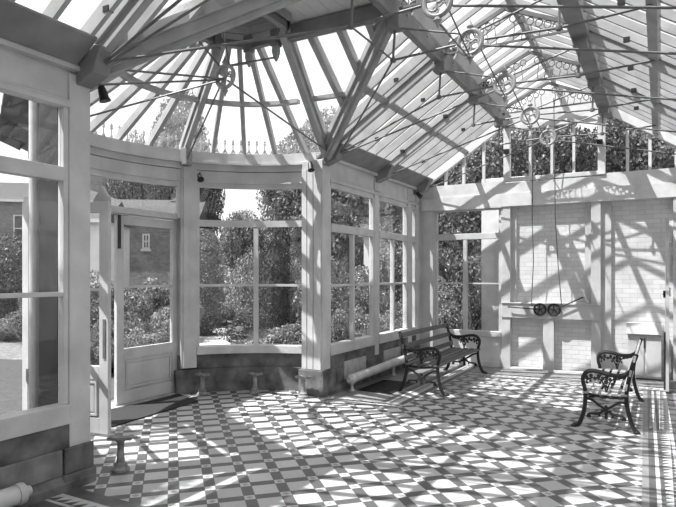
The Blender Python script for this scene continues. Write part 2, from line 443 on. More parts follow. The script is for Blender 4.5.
# the quarter on the near side is a straight facet between door post and near pier
win_n += 1
P0 = Vector(bay(-32.4, 2.10, 0)); Q0 = Vector((-4.33, 3.02, 0)); LN = (Q0-P0).length
w = struct('window_%d' % win_n, tuple(P0), 'bay window facet hidden mostly behind the near post', 'window'); w.rotation_euler.z = math.atan2(Q0.y-P0.y, Q0.x-P0.x)
DARKC = mat('dark_outer_finish', .012, .03, .5, 6)  # dark tone for the outer faces of the bay, its eaves and the near pier
p = MB(); p.box(0,.05,-.05,.04,.63,2.93); p.box(LN-.05,LN,-.05,.04,.63,2.93); p.box(.05,LN-.05,-.05,.04,2.88,2.93); p.build('window_frame', PAINT, w)
MB().box(0,LN,-.05,.08,.53,.63).build('sill', PAINT, w); MB().box(.05,LN-.05,-.04,.05,2.34,2.43).build('transom', PAINT, w)
MB().box(LN/2-.03,LN/2+.03,-.04,.05,.63,2.34).build('mullion', PAINT, w)
for x0, x1 in ((.05, LN/2-.03), (LN/2+.03, LN-.05)):
    MB().box(x0,x1,-.02,.02,1.485,1.52).build('glazing_rail', PAINT, w); MB().box(x0,x1,-.003,.003,.63,2.34).build('pane', GLASS, w)
MB().box(.05,LN-.05,-.003,.003,2.43,2.88).build('pane', GLASS, w)
MB().box(0,LN,-.09,.05,-.1,.53).build('stone_base', STONE, w)
MB().box(0,LN,-.05,.04,2.93,3.38).build('fascia', PAINT, w)
MB().box(0,LN,.04,.09,3.21,3.40).build('cornice', PAINT, w)
for x0, x1 in ((0,.05),(LN-.05,LN),(LN/2-.03,LN/2+.03)): MB().box(x0,x1,-.07,-.052,.54,2.93).build('outer_layer', DARKC, w)
MB().box(-.05,LN,-.08,-.052,2.88,3.3).build('outer_layer', DARKC, w); MB().box(-.05,LN,-.10,-.052,.53,.66).build('outer_layer', DARKC, w)
MB().box(-.1,LN-.25,-.34,-.08,3.22,3.27).build('eaves_soffit', DARKC, w)
MB().box(-4.345,-4.115,2.895,2.925,.53,3.22).build('outer_layer', DARKC, wl)
# curved fascia and cornice all round
for r0, r1, z0, z1, nm in ((2.08,2.16,2.93,3.12,'fascia'),(2.065,2.15,3.128,3.21,'fascia'),(2.06,2.08,2.955,2.975,'moulding'),(2.00,2.26,3.21,3.235,'cornice'),(2.05,2.26,3.235,3.38,'wall_plate')):
    wpart(nm, MB().arc(r0, r1, -32.5, 88, z0, z1, 36), PAINT, wb)
wpart('gutter', MB().arc(2.27, 2.40, -36, 86, 3.30, 3.40, 36), IRONG, wb)
# light over the door
win_n += 1
w = struct('window_%d' % win_n, (0,0,0), 'transom light over the pair of bay doors', 'window')
p = MB(); p.arc(2.08, 2.16, -29.5, -28.2, 2.44, 2.91, 1); p.arc(2.08, 2.16, 28.2, 29.5, 2.44, 2.91, 1); p.arc(2.08, 2.16, -29.5, 29.5, 2.88, 2.95, 12); p.build('window_frame', PAINT, w)
MB().arc(2.118, 2.124, -28.2, 28.2, 2.50, 2.88, 12).build('pane', GLASS, w, smooth=True)
# head beam and jambs of the doorway
wpart('door_head', MB().box(DX-.10, DX+.08, 3.84, 6.06, 2.42, 2.50), PAINT, wb, .006)
wpart('door_jamb', MB().box(DX-.09, DX+.09, 6.02, 6.12, .02, 2.42), PAINT, wb, .006)
wpart('door_jamb', MB().box(DX-.0, DX+.11, 3.76, 3.84, .02, 2.42), PAINT, wb, .006)
wpart('threshold', MB().box(DX-.2, DX+.09, 3.88, 6.02, -.05, .02), STONEP, wb)
# rainwater pipe outside the hidden side of the bay
MB().tube([(-4.46, 2.93, -.1), (-4.46, 2.93, 3.2)], .038, 10).build('downpipe', PAINT, wb)
wpart('eaves_soffit', MB().arc(2.27, 2.72, -40, 86, 3.22, 3.27, 36), DARKC, wb)
wpart('eaves_fascia', MB().arc(2.72, 2.76, -40, 86, 3.20, 3.42, 36), DARKC, wb)
for a in range(-33, 80, 12):
    MB().beam(bay(a, 2.26, 3.0), bay(a, 2.66, 3.19), .05, .07).build('eaves_bracket', DARKC, wb)
# cresting on the gutter
def crest():
    p = MB(); n = 42
    for i in range(n):
        a0 = -36+120*i/n; a1 = -36+120*(i+1)/n; am = (a0+a1)/2
        pts = []
        for k in range(7):
            t = k/6; ang = a0+(a1-a0)*t
            pts.append(bay(ang, 2.33, 3.50-.085*sin(pi*t)))
        p.tube(pts, .009, 5)
        x = bay(a0, 2.33, 0)
        p.tube([(x[0],x[1],3.40),(x[0],x[1],3.60)], .009, 5)
        p.lathe([(.003,0),(.024,.02),(.012,.04),(.020,.055),(.002,.09)], (x[0],x[1],3.56), 6)
    return p
crest().build('gutter_cresting', mat('grey_cast_cresting', .07, .16, .6, 9), wb)

# ------------------------------------------------------------------ doors
def leaf(name, num, loc, rz, label, handle):
    """door leaf of width 1.05 from the hinge along local +Y"""
    d = struct('door_%d' % num, loc, label, 'door'); d.rotation_euler.z = rz
    W, T, H = 1.05, .05, 2.40
    p = MB(); p.box(-T/2, T/2, 0, .11, .03, H); p.box(-T/2, T/2, W-.11, W, .03, H); p.box(-T/2, T/2, .11, W-.11, H-.11, H)
    p.box(-T/2, T/2, .11, W-.11, .58, .72); p.box(-T/2, T/2, .11, W-.11, .03, .19); p.box(-T*.25, T*.25, .11, W-.11, .19, .58)
    p.build('door_frame', PAINT, d, .005)
    q = MB(); q.box(-.022, .022, .17, W-.17, .24, .53); q.build('panel', PAINT, d, .012)
    q = MB()
    for y0, y1, z0, z1 in ((.14,.16,.21,.56),(W-.16,W-.14,.21,.56),(.16,W-.16,.54,.56),(.16,W-.16,.21,.23)): q.box(-.03, .03, y0, y1, z0, z1)
    q.build('panel_moulding', PAINT, d)
    MB().box(-.02, .02, .11, W-.11, 1.485, 1.515).build('glazing_rail', PAINT, d)
    MB().box(-.003, .003, .11, W-.11, .72, H-.11).build('pane', GLASS, d)
    for z in (.35, 1.25, 2.1): MB().box(T/2, T/2+.012, .0, .03, z-.06, z+.06).build('hinge', IRON, d)
    return d
d1 = leaf('door', 1, (DX, 6.02, 0), pi, 'closed half of the glazed double door, with moulded lower panel', False)
# black slide bolt at the meeting edge
MB().box(-.045, -.026, 1.0, 1.035, 1.98, 2.40).build('slide_bolt', IRON, d1)
MB().box(-.028, -.022, .2, .85, .04, .17).build('kick_board', PAINT, d1)
d2 = leaf('door', 2, (DX, 3.83, 0), math.atan2(-1.0, .20), 'open half of the glazed double door, swung inwards', True)
MB().prism([(-.02,.99,2.40),(-.02,1.05,2.40),(-.02,1.05,2.44),(-.02,1.0,2.50),(-.02,.965,2.56),(-.02,.93,2.50),(-.02,.88,2.44),(-.02,.86,2.40)], (.04,0,0)).build('finial', PAINTG, d2)
p = MB(); p.box(-.04, -.026, .985, 1.025, .90, 1.12); p.tube([(-.04,1.005,1.03),(-.09,1.005,1.03),(-.09,.90,1.03)], .010, 8); p.build('door_handle', IRON, d2)
p = MB(); p.box(.026, .034, .99, 1.02, .80, 1.2); p.build('lock_plate', IRONG, d2)

# doormat
mt = MB().prism([(-5.80,4.28,.002),(-5.18,4.30,.002),(-5.26,5.72,.002),(-5.80,5.92,.002)], (0,0,.014)).build('doormat', MATM)
tag(mt, 'dark doormat lying inside the bay doors', 'mat')

# ================================================================== END WALL
EY = 10.45
we = struct('wall_end', (0,0,0), 'whitewashed gable end wall with brick panels and glazed gable', 'wall')
BY = EY+.10     # brick face
def ept(name, mb, m, bevel=0): return mb.build(name, m, we, bevel)
# brick backing with a hole for the window (x -3.71..-2.47)
p = MB(); p.box(-2.49, .95, BY, BY+.2, -.1, 3.1); ept('brickwork', p, BRICKW)
ept('plaster_dado', MB().box(-3.75, -2.47, EY, BY+.2, -.1, .54), PAINTW)
ept('corner_post', MB().box(-4.12, -3.952, 10.425, 10.56, 0, 3.3), PAINT)
ept('skirting', MB().box(-3.73, -2.5, EY-.03, EY-.001, 0, .10), PAINTW, .008)
ept('post', MB().box(-3.95, -3.71, EY-.02, BY+.1, .0, 2.86), PAINT, .006)
ept('pilaster', MB().box(-2.47, -2.31, EY-.03, BY+.05, 0, 2.86), PAINT, .006)
ept('pilaster', MB().box(-1.0, -.85, EY-.03, BY+.05, 0, 2.86), PAINT, .006)
ept('board_strip', MB().box(-.85, -.70, EY+.04, BY+.05, 0, 2.86), PAINT)
ept('board_strip', MB().box(-2.31, -2.22, EY+.05, BY+.05, 1.18, 2.86), PAINT)
ept('board_strip', MB().box(-1.10, -1.0, EY+.05, BY+.05, 1.18, 2.86), PAINT)
ept('pilaster', MB().box(.18, .9, EY-.03, BY+.05, 0, 2.86), PAINT)
ept('apron_board', MB().box(-2.46, -.86, EY-.05, BY, .90, 1.15), PAINT, .006)
ept('ledge', MB().box(-2.46, -.86, EY-.07, BY, 1.15, 1.17), PAINT, .004)
ept('bracket_post', MB().box(-1.76, -1.58, EY-.03, BY, 0, .90), PAINT, .006)
ept('step_stone', MB().box(-2.31, -.85, EY-.06, EY+.05, 0, .03), PAINTW)
# lintel in two stages
ept('lintel', MB().box(-3.96, .95, EY-.05, BY+.1, 2.86, 3.09), PAINTW, .004)
ept('lintel', MB().box(-3.96, .95, EY-.02, BY+.1, 3.095, 3.28), PAINTW, .004)
ept('lintel_moulding', MB().box(-3.72, -2.46, EY-.055, EY-.03, 2.85, 2.89), PAINTW)
# window in the end wall
win_n += 1
w = struct('window_%d' % win_n, (0,0,0), 'end wall window beside the brick panels, with shrubbery outside', 'window')
x0, x1, yy = -3.71, -2.47, EY
p = MB(); p.box(x0, x0+.04, yy, yy+.07, .64, 2.86); p.box(x1-.05, x1, yy, yy+.07, .64, 2.86); p.box(x0+.04, x1-.05, yy, yy+.07, 2.82, 2.86); p.build('window_frame', PAINT, w, .005)
MB().box(x0, x1, yy-.05, yy+.1, .54, .64).build('sill', PAINT, w, .006)
MB().box(x0+.04, x1-.05, yy-.005, yy+.07, 2.30, 2.41).build('transom', PAINT, w, .006)
MB().box(-3.17, -3.10, yy, yy+.07, .64, 2.30).build('mullion', PAINT, w, .005)
for a, b in ((x0+.04, -3.17), (-3.10, x1-.05)):
    MB().box(a, b, yy+.01, yy+.05, 1.485, 1.51).build('glazing_rail', PAINT, w)
    MB().box(a, b, yy+.028, yy+.034, .64, 2.30).build('pane', GLASS, w)
MB().box(x0+.04, x1-.05, yy+.028, yy+.034, 2.41, 2.82).build('pane', GLASS, w)

# gable lights
ZE, ZP, XL, XPL, XPR, XR = 3.36, 4.44, -4.0, -2.35, -.80, .85
def zroof(x):
    if x < XPL: return ZE + (x-XL)*(ZP-ZE)/(XPL-XL)
    if x > XPR: return ZE + (XR-x)*(ZP-ZE)/(XR-XPR)
    xc = (XPL+XPR)/2
    return ZP + .06 + (1-abs(x-xc)/(xc-XPL))*.42
win_n += 1
w = struct('window_%d' % win_n, (0,0,0), 'row of tall lights filling the glazed gable under the roof', 'window')
for x in (-3.5,-3.16,-2.79,-.46,-.14,.22,.55): MB().box(x-.022, x+.022, EY-.01, EY+.05, 3.3, zroof(x)-.06).build('mullion', PAINTW, w)
for x in (-1.98,-1.62,-1.27): MB().box(x-.02, x+.02, EY, EY+.05, 3.36, 4.25).build('mullion', PAINTW, w)
for x in (-2.37, -.84): MB().box(x-.055, x+.055, EY-.05, EY+.06, 3.3, 4.4).build('gable_post', PAINTW, w, .006)
MB().box(-2.315, -.895, EY-.02, EY+.05, 3.30, 3.37).build('bottom_rail', PAINTW, w, .006)
MB().box(-2.315, -.895, EY-.02, EY+.05, 4.20, 4.30).build('top_rail', PAINTW, w, .006)
MB().box(-3.95, -2.425, EY-.02, EY+.06, 3.275, 3.32).build('bottom_rail', PAINTW, w)
MB().box(-.785, .85, EY-.02, EY+.06, 3.275, 3.32).build('bottom_rail', PAINTW, w)
pn = MB().prism([(XL+.1, EY+.02, 3.32), (XPL, EY+.02, 3.32), (XPL, EY+.02, 4.38), (XL+.1, EY+.02, ZE+.03)], (0,.005,0)); pn.build('pane', GLASS, w)
pn = MB().box(XPL+.055, XPR-.095, EY+.02, EY+.025, 3.37, 4.20); pn.build('pane', GLASS, w)
pn = MB().prism([(XPR, EY+.02, 3.32), (XR-.1, EY+.02, 3.32), (XR-.1, EY+.02, ZE+.03), (XPR, EY+.02, 4.38)], (0,.005,0)); pn.build('pane', GLASS, w)
# sloping verge boards of the gable + closure above the lights
ept('verge_board', MB().beam((XL, EY-.01, ZE-.02), (XPL, EY-.01, ZP-.02), .10, .17), PAINTW)
ept('verge_board', MB().beam((XPR, EY-.01, ZP-.02), (XR, EY-.01, ZE-.02), .10, .17), PAINTW)
xc = (XPL+XPR)/2
ept('gable_top', MB().prism([(XPL, EY, 4.30), (XPR, EY, 4.30), (XPR, EY, 4.48), (xc, EY, 4.92), (XPL, EY, 4.48)], (0,.05,0)), PAINTW)

# ================================================================== RIGHT AND BACK WALL (outside the picture)
wr = struct('wall_right', (0,0,0), 'white glazed wall along the right side of the hall', 'wall')
MB().box(XR, XR+.25, -2.2, EY+.1, -.1, .55).build('stone_base', STONE, wr)
MB().box(XR, XR+.1, -2.2, EY+.1, 2.9, 3.3).build('fascia', PAINT, wr)
for y in (-2.1, -.4, 1.3, 3.05, 4.8, 6.8, 8.55, 10.3): MB().box(XR, XR+.12, y-.08, y+.08, .55, 3.25).build('post', PAINT, wr)
MB().box(XR+.03, XR+.09, -2.0, EY, 2.3, 2.4).build('transom', PAINT, wr)
MB().box(XR+.05, XR+.056, -2.0, EY, .55, 2.9).build('pane', GLASS, wr)
wk = struct('wall_back', (0,0,0), 'whitewashed wall behind the viewpoint', 'wall')
MB().box(XL-.1, XR+.1, -2.4, -2.2, -.1, 3.3).build('brickwork', BRICKW, wk)
MB().prism([(XL, -2.3, 3.3), (XR, -2.3, 3.3), (XR, -2.3, 3.36), (XPR, -2.3, 4.4), (xc, -2.3, 4.9), (XPL, -2.3, 4.4), (XL, -2.3, 3.36)], (0,.01,0)).build('pane', GLASS, wk)

# ================================================================== ROOF
Y0R = -2.2
YV0, YV1 = 4.45, 5.45      # where the bay roof meets the purlin
YC0, YC1 = 3.05, 6.85      # where it meets the eaves
def xval(y):               # lowest x of the left slope at this y (None where it is open)
    if y <= YC0 or y >= YC1: return XL-.08
    if y < YV0: return XL + (y-YC0)*(XPL-XL)/(YV0-YC0)
    if y <= YV1: return None
    return XL + (YC1-y)*(XPL-XL)/(YC1-YV1)
def zl(x): return ZE + (x-XL)*(ZP-ZE)/(XPL-XL)
def zr(x): return ZE + (XR-x)*(ZP-ZE)/(XR-XPR)
rl = struct('ceiling', (0,0,0), 'left glazed roof slope over the hall', 'roof')
rr = struct('ceiling.001', (0,0,0), 'right glazed roof slope over the hall', 'roof')
rt = struct('ceiling.002', (0,0,0), 'glazed ridge lantern between the two long purlins', 'roof')
rb = struct('ceiling.003', (0,0,0), 'cone shaped glazed roof of the bay with boarded cupola', 'roof')
TY = [1.3, 3.05, 6.85, 8.55, 10.30]
y = Y0R+.15; ys = []
while y < 10.35: ys.append(y); y += .31
for y in ys:
    if min(abs(y-t) for t in TY) < .10: continue
    xv = xval(y)
    if xv is not None and xv < XPL-.1:
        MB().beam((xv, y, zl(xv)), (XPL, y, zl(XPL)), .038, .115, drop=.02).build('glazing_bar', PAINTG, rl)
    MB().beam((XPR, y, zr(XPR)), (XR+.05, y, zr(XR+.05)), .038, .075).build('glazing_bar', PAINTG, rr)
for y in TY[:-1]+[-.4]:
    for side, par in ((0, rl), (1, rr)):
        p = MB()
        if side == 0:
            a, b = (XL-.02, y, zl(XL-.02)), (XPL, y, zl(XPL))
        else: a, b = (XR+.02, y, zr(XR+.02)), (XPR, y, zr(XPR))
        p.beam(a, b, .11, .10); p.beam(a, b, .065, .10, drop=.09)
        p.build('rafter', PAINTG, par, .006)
# glass
def glass_quad(pts, par, m=RGLASS): 
    o = MB().prism(pts, (0,0,.006)).build('glass', m, par); return o
dz = .045
def L3(x, y): return (x, y, zl(x)+dz)
def R3(x, y): return (x, y, zr(x)+dz)
ds = .62    # the roof glass is laid in overlapping courses
glass_quad([L3(XL-.15, Y0R), L3(XPL, Y0R), L3(XPL, YC0), L3(XL-.15, YC0)], rl)
glass_quad([L3(XL, YC0), L3(XPL, YC0), L3(XPL, YV0)], rl)
glass_quad([L3(XL, YC1), L3(XPL, YV1), L3(XPL, YC1)], rl)
glass_quad([L3(XL-.15, YC1), L3(XPL, YC1), L3(XPL, EY), L3(XL-.15, EY)], rl)
glass_quad([R3(XPR, Y0R), R3(XR+.15, Y0R), R3(XR+.15, EY), R3(XPR, EY)], rr)
# sloping lining boards under the foot of the bars
for a, b in ((Y0R, 2.96), (6.94, 8.44), (8.60, 10.40)):
    MB().prism([(XL+.03, a, zl(XL+.03)-.082), (XL+.27, a, zl(XL+.27)-.082), (XL+.27, a, zl(XL+.27)-.10), (XL+.03, a, zl(XL+.03)-.10)], (0, b-a, 0)).build('eaves_board', PURL, rl)
# mid purlins
xm = -3.10
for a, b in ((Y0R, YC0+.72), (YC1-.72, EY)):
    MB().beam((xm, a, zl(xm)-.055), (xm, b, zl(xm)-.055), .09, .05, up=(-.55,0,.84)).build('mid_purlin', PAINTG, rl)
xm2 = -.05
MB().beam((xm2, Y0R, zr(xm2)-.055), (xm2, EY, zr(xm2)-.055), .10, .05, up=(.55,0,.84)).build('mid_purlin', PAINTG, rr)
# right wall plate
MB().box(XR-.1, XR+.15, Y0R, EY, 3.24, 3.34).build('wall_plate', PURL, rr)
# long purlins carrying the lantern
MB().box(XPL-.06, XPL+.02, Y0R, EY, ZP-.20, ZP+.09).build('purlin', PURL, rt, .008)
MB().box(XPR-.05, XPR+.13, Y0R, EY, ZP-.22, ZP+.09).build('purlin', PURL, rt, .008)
# ridge lantern
zr0, zr1 = ZP+.10, ZP+.52
MB().box(xc-.03, xc+.03, Y0R, EY, zr1-.06, zr1+.05).build('ridge_board', PAINTG, rt)
for y in ys:
    for x in (XPL, XPR): MB().beam((x, y+.15, zr0), (xc, y+.15, zr1), .030, .06).build('glazing_bar', PAINTG, rt)
for x in (XPL-.12, XPR+.12):
    glass_quad([(x, Y0R, zr0-.02), (xc, Y0R, zr1+.04), (xc, EY, zr1+.04), (x, EY, zr0-.02)], rt)
# truss positions
TR = [(1.3,1.3),(3.05,3.05),(4.50,3.05),(5.42,6.85),(6.82,6.85),(8.32,8.55),(9.80,10.28)]
for yc, yk in TR:
    # pierced spandrel under the ridge
    p = MB()
    p.beam((XPL+.05, yc, ZP-.02), (xc, yc, 4.74), .03, .045); p.beam((XPR-.05, yc, ZP-.02), (xc, yc, 4.74), .03, .045)
    p.beam((XPL+.05, yc, ZP-.10), (XPR-.05, yc, ZP-.10), .02, .022)
    for sgn in (-1, 1):
        for i in range(7):
            t = (i+.6)/7.6; x = xc + sgn*(1-t)*.72; top = 4.70-(1-t)*.28; h = top-(ZP-.10)
            r = min(.045, h*.45); cz = top-r-.01
            p.tube([(x+r*cos(k*pi/4)*.9, yc, cz+r*sin(k*pi/4)) for k in range(8)], .008, 5, closed=True)
            if h > .12: p.tube([(x, yc, cz-r), (x+.02*sgn, yc, cz-r-.03), (x, yc, ZP-.10)], .006, 5)
    p.build('pierced_spandrel', IRONG, rt)
    for x in (XPL, XPR+.04):
        MB().box(x-.075, x+.075, yc-.08, yc+.08, ZP-.31, ZP-.19).build('purlin_block', PURL, rt, .01)
# ventilator flaps on the left side of the lantern
for a, b in ((3.2,4.35),(4.65,5.3),(5.6,6.65),(7.0,8.1),(8.5,9.6)):
    MB().beam((XPL+.15, a, ZP-.03), (XPL+.15, b, ZP-.03), .028, .18, up=(.45,0,.9)).build('ventilator_flap', PAINT, rt, .008)
    for k in range(3):
        yy = a+(b-a)*(k+.5)/3
        MB().box(XPL+.03, XPL+.13, yy-.03, yy+.03, ZP+.02, ZP+.10).build('ventilator_hinge', IRON, rt)
# small glazing clips
for x, side in ((-3.55,0),(-2.85,0),(-.30,1),(.25,1)):
    for i, y in enumerate(ys[10:]):
        if i % 3: continue
        xv = xval(y)
        if side == 0 and (xv is None or x < xv+.1): continue
        z = (zl(x) if side == 0 else zr(x)) - .05
        MB().box(x-.03, x+.03, y-.025, y+.025, z-.025, z+.02).build('glazing_clip', IRON, rl if side == 0 else rr)

# ---- bay roof
ZB0, ZB1, RC = 3.42, 4.40, .50
def cone(a, r): return (CX - r*cos(R(a)), CY + r*sin(R(a)), ZB0 + (2.15-r)*(ZB1-ZB0)/(2.15-RC))
for a in (-78,-66,-54,-42,-18,-6,6,18,42,54,66,78):
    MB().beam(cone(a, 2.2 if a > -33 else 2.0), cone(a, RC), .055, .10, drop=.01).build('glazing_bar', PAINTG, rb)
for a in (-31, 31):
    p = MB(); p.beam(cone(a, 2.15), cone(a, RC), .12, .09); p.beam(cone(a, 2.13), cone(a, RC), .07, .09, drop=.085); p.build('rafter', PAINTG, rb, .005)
for pts in ([cone(a, 1.30) for a in range(-88, 89, 4)],):
    p = MB()
    for u_, v_ in zip(pts, pts[1:]): p.beam(Vector(u_)-Vector((0,0,.05)), Vector(v_)-Vector((0,0,.05)), .09, .05)
    p.build('ring_purlin', PAINTG, rb)
n = 44
vs = []; fs = []
for i in range(n+1):
    a = -90+180*i/n; vs += [cone(a, 2.30), cone(a, RC)]
for i in range(n): fs.append((2*i, 2*i+2, 2*i+3, 2*i+1))
vs = [(x, y, z+.045) for x, y, z in vs]
MB().add(vs, fs).build('glass', RGLASS, rb)
# hips and valleys to the main roof on both sides, flat boarded strip between
for s_, yk, yv in ((1, YC1, YV1), (-1, YC0, YV0)):
    C = Vector((XL+.02, yk, ZE)); B = Vector((XPL-.02, yv, ZP-.03)); A = Vector((-3.65, CY+.40*s_, ZB1))
    p = MB(); p.beam(C, B, .17, .10); p.beam(C, B, .11, .10, drop=.09); p.beam(C, B, .05, .05, drop=.16); p.build('valley_rafter', PAINTG, rb, .006)
    p = MB(); p.beam(C, A, .13, .10); p.beam(C, A, .08, .10, drop=.09); p.build('hip_rafter', PAINTG, rb, .006)
    for x in (-3.42, -3.05, -2.70):
        yend = yk + (yv-yk)*(x-C.x)/(B.x-C.x)
        zend = C.z + (B.z-C.z)*(x-C.x)/(B.x-C.x)
        MB().beam((x, yv, ZP-.03), (x, yend, zend), .07, .10).build('glazing_bar', PAINTG, rb)
    t = .48
    MB().beam(C.lerp(A, t), C.lerp(B, t), .06, .05, drop=.03).build('ring_purlin', PAINTG, rb)
    q = [C+Vector((0,0,.05)), A+Vector((0,0,.05)), B+Vector((0,0,.05))]
    glass_quad(q, rb)
    # beam under the strip edge
    MB().beam((-3.62, yv-.03*s_, ZP-.09), (XPL-.05, yv-.03*s_, ZP-.09), .10, .16).build('strip_beam', PURL, rb, .006)
p = MB()
k = 0
x = -3.66
while x < XPL-.08:
    p.box(x, min(x+.148, XPL-.06), YV0+.02, YV1-.02, ZP+.01, ZP+.035); x += .152
p.build('boarding', BOARD, rb)
MB().box(-3.7, XPL, YV0-.05, YV1+.05, ZP+.036, ZP+.07).build('lead_flat', SLATE, rb)
# cupola: octagonal boarded drum with roof
def octo(r, z): return [(CX+r*cos(R(22.5+45*k)), CY+r*sin(R(22.5+45*k)), z) for k in range(8)]
z = ZB1-.05
p = MB()
while z < 5.05:
    for k in range(8):
        a0, a1 = octo(.50, z)[k], octo(.50, z)[(k+1) % 8]; b0, b1 = octo(.53, z)[k], octo(.53, z)[(k+1) % 8]
        p.add([a0,a1,b1,b0]+[(q[0],q[1],q[2]+.096) for q in (a0,a1,b1,b0)], [(0,1,2,3),(4,5,6,7),(0,1,5,4),(1,2,6,5),(2,3,7,6),(3,0,4,7)])
    z += .104
p.build('cupola_boarding', BOARD, rb)
p = MB(); o8 = octo(.545, ZB1-.05); o9 = octo(.545, 5.1); oa = octo(.60, 5.1); ob = octo(.60, ZB1-.05)
p.add(o8+o9, [(k, (k+1) % 8, 8+(k+1) % 8, 8+k) for k in range(8)]); p.add(oa+ob, [(k, (k+1) % 8, 8+(k+1) % 8, 8+k) for k in range(8)]); p.build('cupola_wall', PAINTG, rb)
p = MB(); oc = octo(.68, 5.1); p.add(oc+[(CX, CY, 5.55)], [(k, (k+1) % 8, 8) for k in range(8)]+[tuple(range(8))]); p.build('cupola_roof', SLATE, rb)
p = MB(); q = octo(.52, ZB1-.07)
for k in range(8): p.beam(q[k], q[(k+1) % 8], .07, .08)
p.build('cupola_ring', PURL, rb)
for k in (1,2,3,4,5,6):
    v = octo(.50, 0)[k]
    MB().box(v[0]-.05, v[0]+.05, v[1]-.05, v[1]+.05, ZB1-.16, ZB1+.03).build('cupola_bracket', PURL, rb, .008)
    MB().lathe([(.045,0),(.05,-.06),(.035,-.12),(.012,-.17)], (v[0], v[1], ZB1-.155), 8).build('pendant', PAINTG, rb)

# ---- corbels under the rafters
for i, (x, y, sg) in enumerate([(WX+.03, 1.3, 1), (WX+.03, 3.05, 1), (WX+.03, 6.86, 1), (WX+.03, 8.52, 1), (WX+.03, 10.22, 1), (XR-.03,1.3,-1),(XR-.03,3.05,-1),(XR-.03,4.9,-1),(XR-.03,6.85,-1),(XR-.03,8.55,-1),(XR-.03,10.25,-1)]):
    p = MB().prism([(x-.03*sg, y-.075, 3.14), (x+.17*sg, y-.075, 3.21), (x+.26*sg, y-.075, 3.40), (x+.12*sg, y-.075, 3.44), (x-.03*sg, y-.075, 3.30)], (0,.15,0))
    p.build('corbel', PURL, wl if sg > 0 else wr, .01)
for a in (31, -31):
    v = bay(a, 2.0, 0)
    MB().box(v[0]-.06, v[0]+.06, v[1]-.06, v[1]+.06, 3.16, 3.40).build('corbel', PURL, wb, .012)

# ================================================================== TIE ROD TRUSSES
def wheel_mesh(p, c, r=.113):
    x, y, z = c
    p.tube([(x+r*cos(2*pi*k/24), y, z+r*sin(2*pi*k/24)) for k in range(24)], .022, 8, closed=True)
def wheel_orn(c, r=.113):
    x, y, z = c; p = MB()
    for k in range(3):
        a = 2*pi*k/3+pi/2
        pts = [(x, y, z)]
        for t in range(1, 9):
            rr_ = r*.85*t/8; aa = a+.9*sin(pi*t/8)
            pts.append((x+rr_*cos(aa), y, z+rr_*sin(aa)))
        p.tube(pts, .012, 6)
        q = a+.75
        p.tube([(x+r*.55*cos(q)+.028*cos(2*pi*k2/8), y, z+r*.55*sin(q)+.028*sin(2*pi*k2/8)) for k2 in range(8)], .009, 5, closed=True)
    return p
def wheel_fin(c, r=.113, sg=None):
    x, y, z = c; p = MB()
    for s in ((1, -1) if sg is None else (sg,)):
        p.tube([(x, y, z+s*(r+.01)), (x, y, z+s*(r+.035)), (x, y, z+s*(r+.06)), (x, y, z+s*(r+.10))], [.022,.034,.02,.004], 8)
        p.tube([(x-.035, y, z+s*(r+.03)), (x, y, z+s*(r+.05)), (x+.035, y, z+s*(r+.03))], .010, 6)
    return p
def rods(t, name, segs, r=.010):
    for a, b in segs: MB().tube([a, b], r, 6).build(name, IRONG, t)
ords = {1.3:'nearest the camera, overhead', 3.05:'in line with the near post', 4.50:'over the near side of the bay', 5.42:'over the far side of the bay', 6.82:'in line with the bay corner pier', 8.32:'between the left bench and the gable', 9.80:'closest to the gable wall'}
for yc, yk in TR:
    t = empty('roof_tie_rods', (0,0,0))
    tag(t, 'wheel medallion with iron tie rods under the ridge, ' + ords[yc], 'tie rod', 'tie rod trusses of the hall roof')
    c = (xc, yc, 3.86)
    p = MB(); wheel_mesh(p, c); p.build('wheel_ring', WHEELM, t)
    wheel_orn(c).build('wheel_scroll', WHEELM, t); wheel_fin(c, sg=1).build('finial', WHEELM, t); wheel_fin(c, sg=-1).build('finial', WHEELM, t)
    JL, JR = (XPL-.02, yc, 3.83), (XPR+.02, yc, 3.83)
    E1 = .14
    rods(t, 'horizontal_rod', [((xc-E1, yc, 3.86), JL), ((xc+E1, yc, 3.86), JR), (JR, (-.02, yc, zr(-.02)-.06))], .012)
    rods(t, 'post_rod', [(JL, (XPL, yc, ZP-.3)), (JR, (XPR+.03, yc, ZP-.3))], .013)
    rods(t, 'raking_rod', [((xc-E1*.7, yc, 3.86+E1*.7), (XPL+.02, yc, ZP-.29)), ((xc+E1*.7, yc, 3.86+E1*.7), (XPR, yc, ZP-.29))], .010)
    rods(t, 'lower_tie', [((xc+E1*.9, yc, 3.86-E1*.4), (XR-.15, yc, 3.30))], .011)
    if yc in (6.82, 8.32, 9.80, 1.3, 3.05):
        rods(t, 'lower_tie', [((xc-E1*.9, yc, 3.86-E1*.4), (WX+.26, yk, 3.28))], .011)
    if yc != 9.80 and yc != 8.32: rods(t, 'corner_rod', [(JL, (WX+.24, yk, 3.30))], .012)
    for J in (JL, JR): MB().lathe([(.0,-.03),(.028,-.02),(.032,0),(.028,.02),(.0,.03)], J, 10).build('rod_joint', IRONG, t)
t = empty('longitudinal_rods', (0,0,0)); tag(t, 'long iron rods linking the roof joints from truss to truss', 'tie rod')
rods(t, 'rod', [((XPL-.02, a, 3.83), (XPL-.02, b, 3.83)) for a, b in ((4.55, 5.37),)], .010)
rods(t, 'rod', [((xc, a+.0, 3.70), (xc, b, 3.70)) for a, b in ((4.5,5.42),)], .008)
# slack diagonal between wheels
rods(t, 'rod', [((xc, a[0]+.03, 3.99), (xc, b[0]-.03, 3.73)) for a, b in zip(TR[2:], TR[3:])], .008)
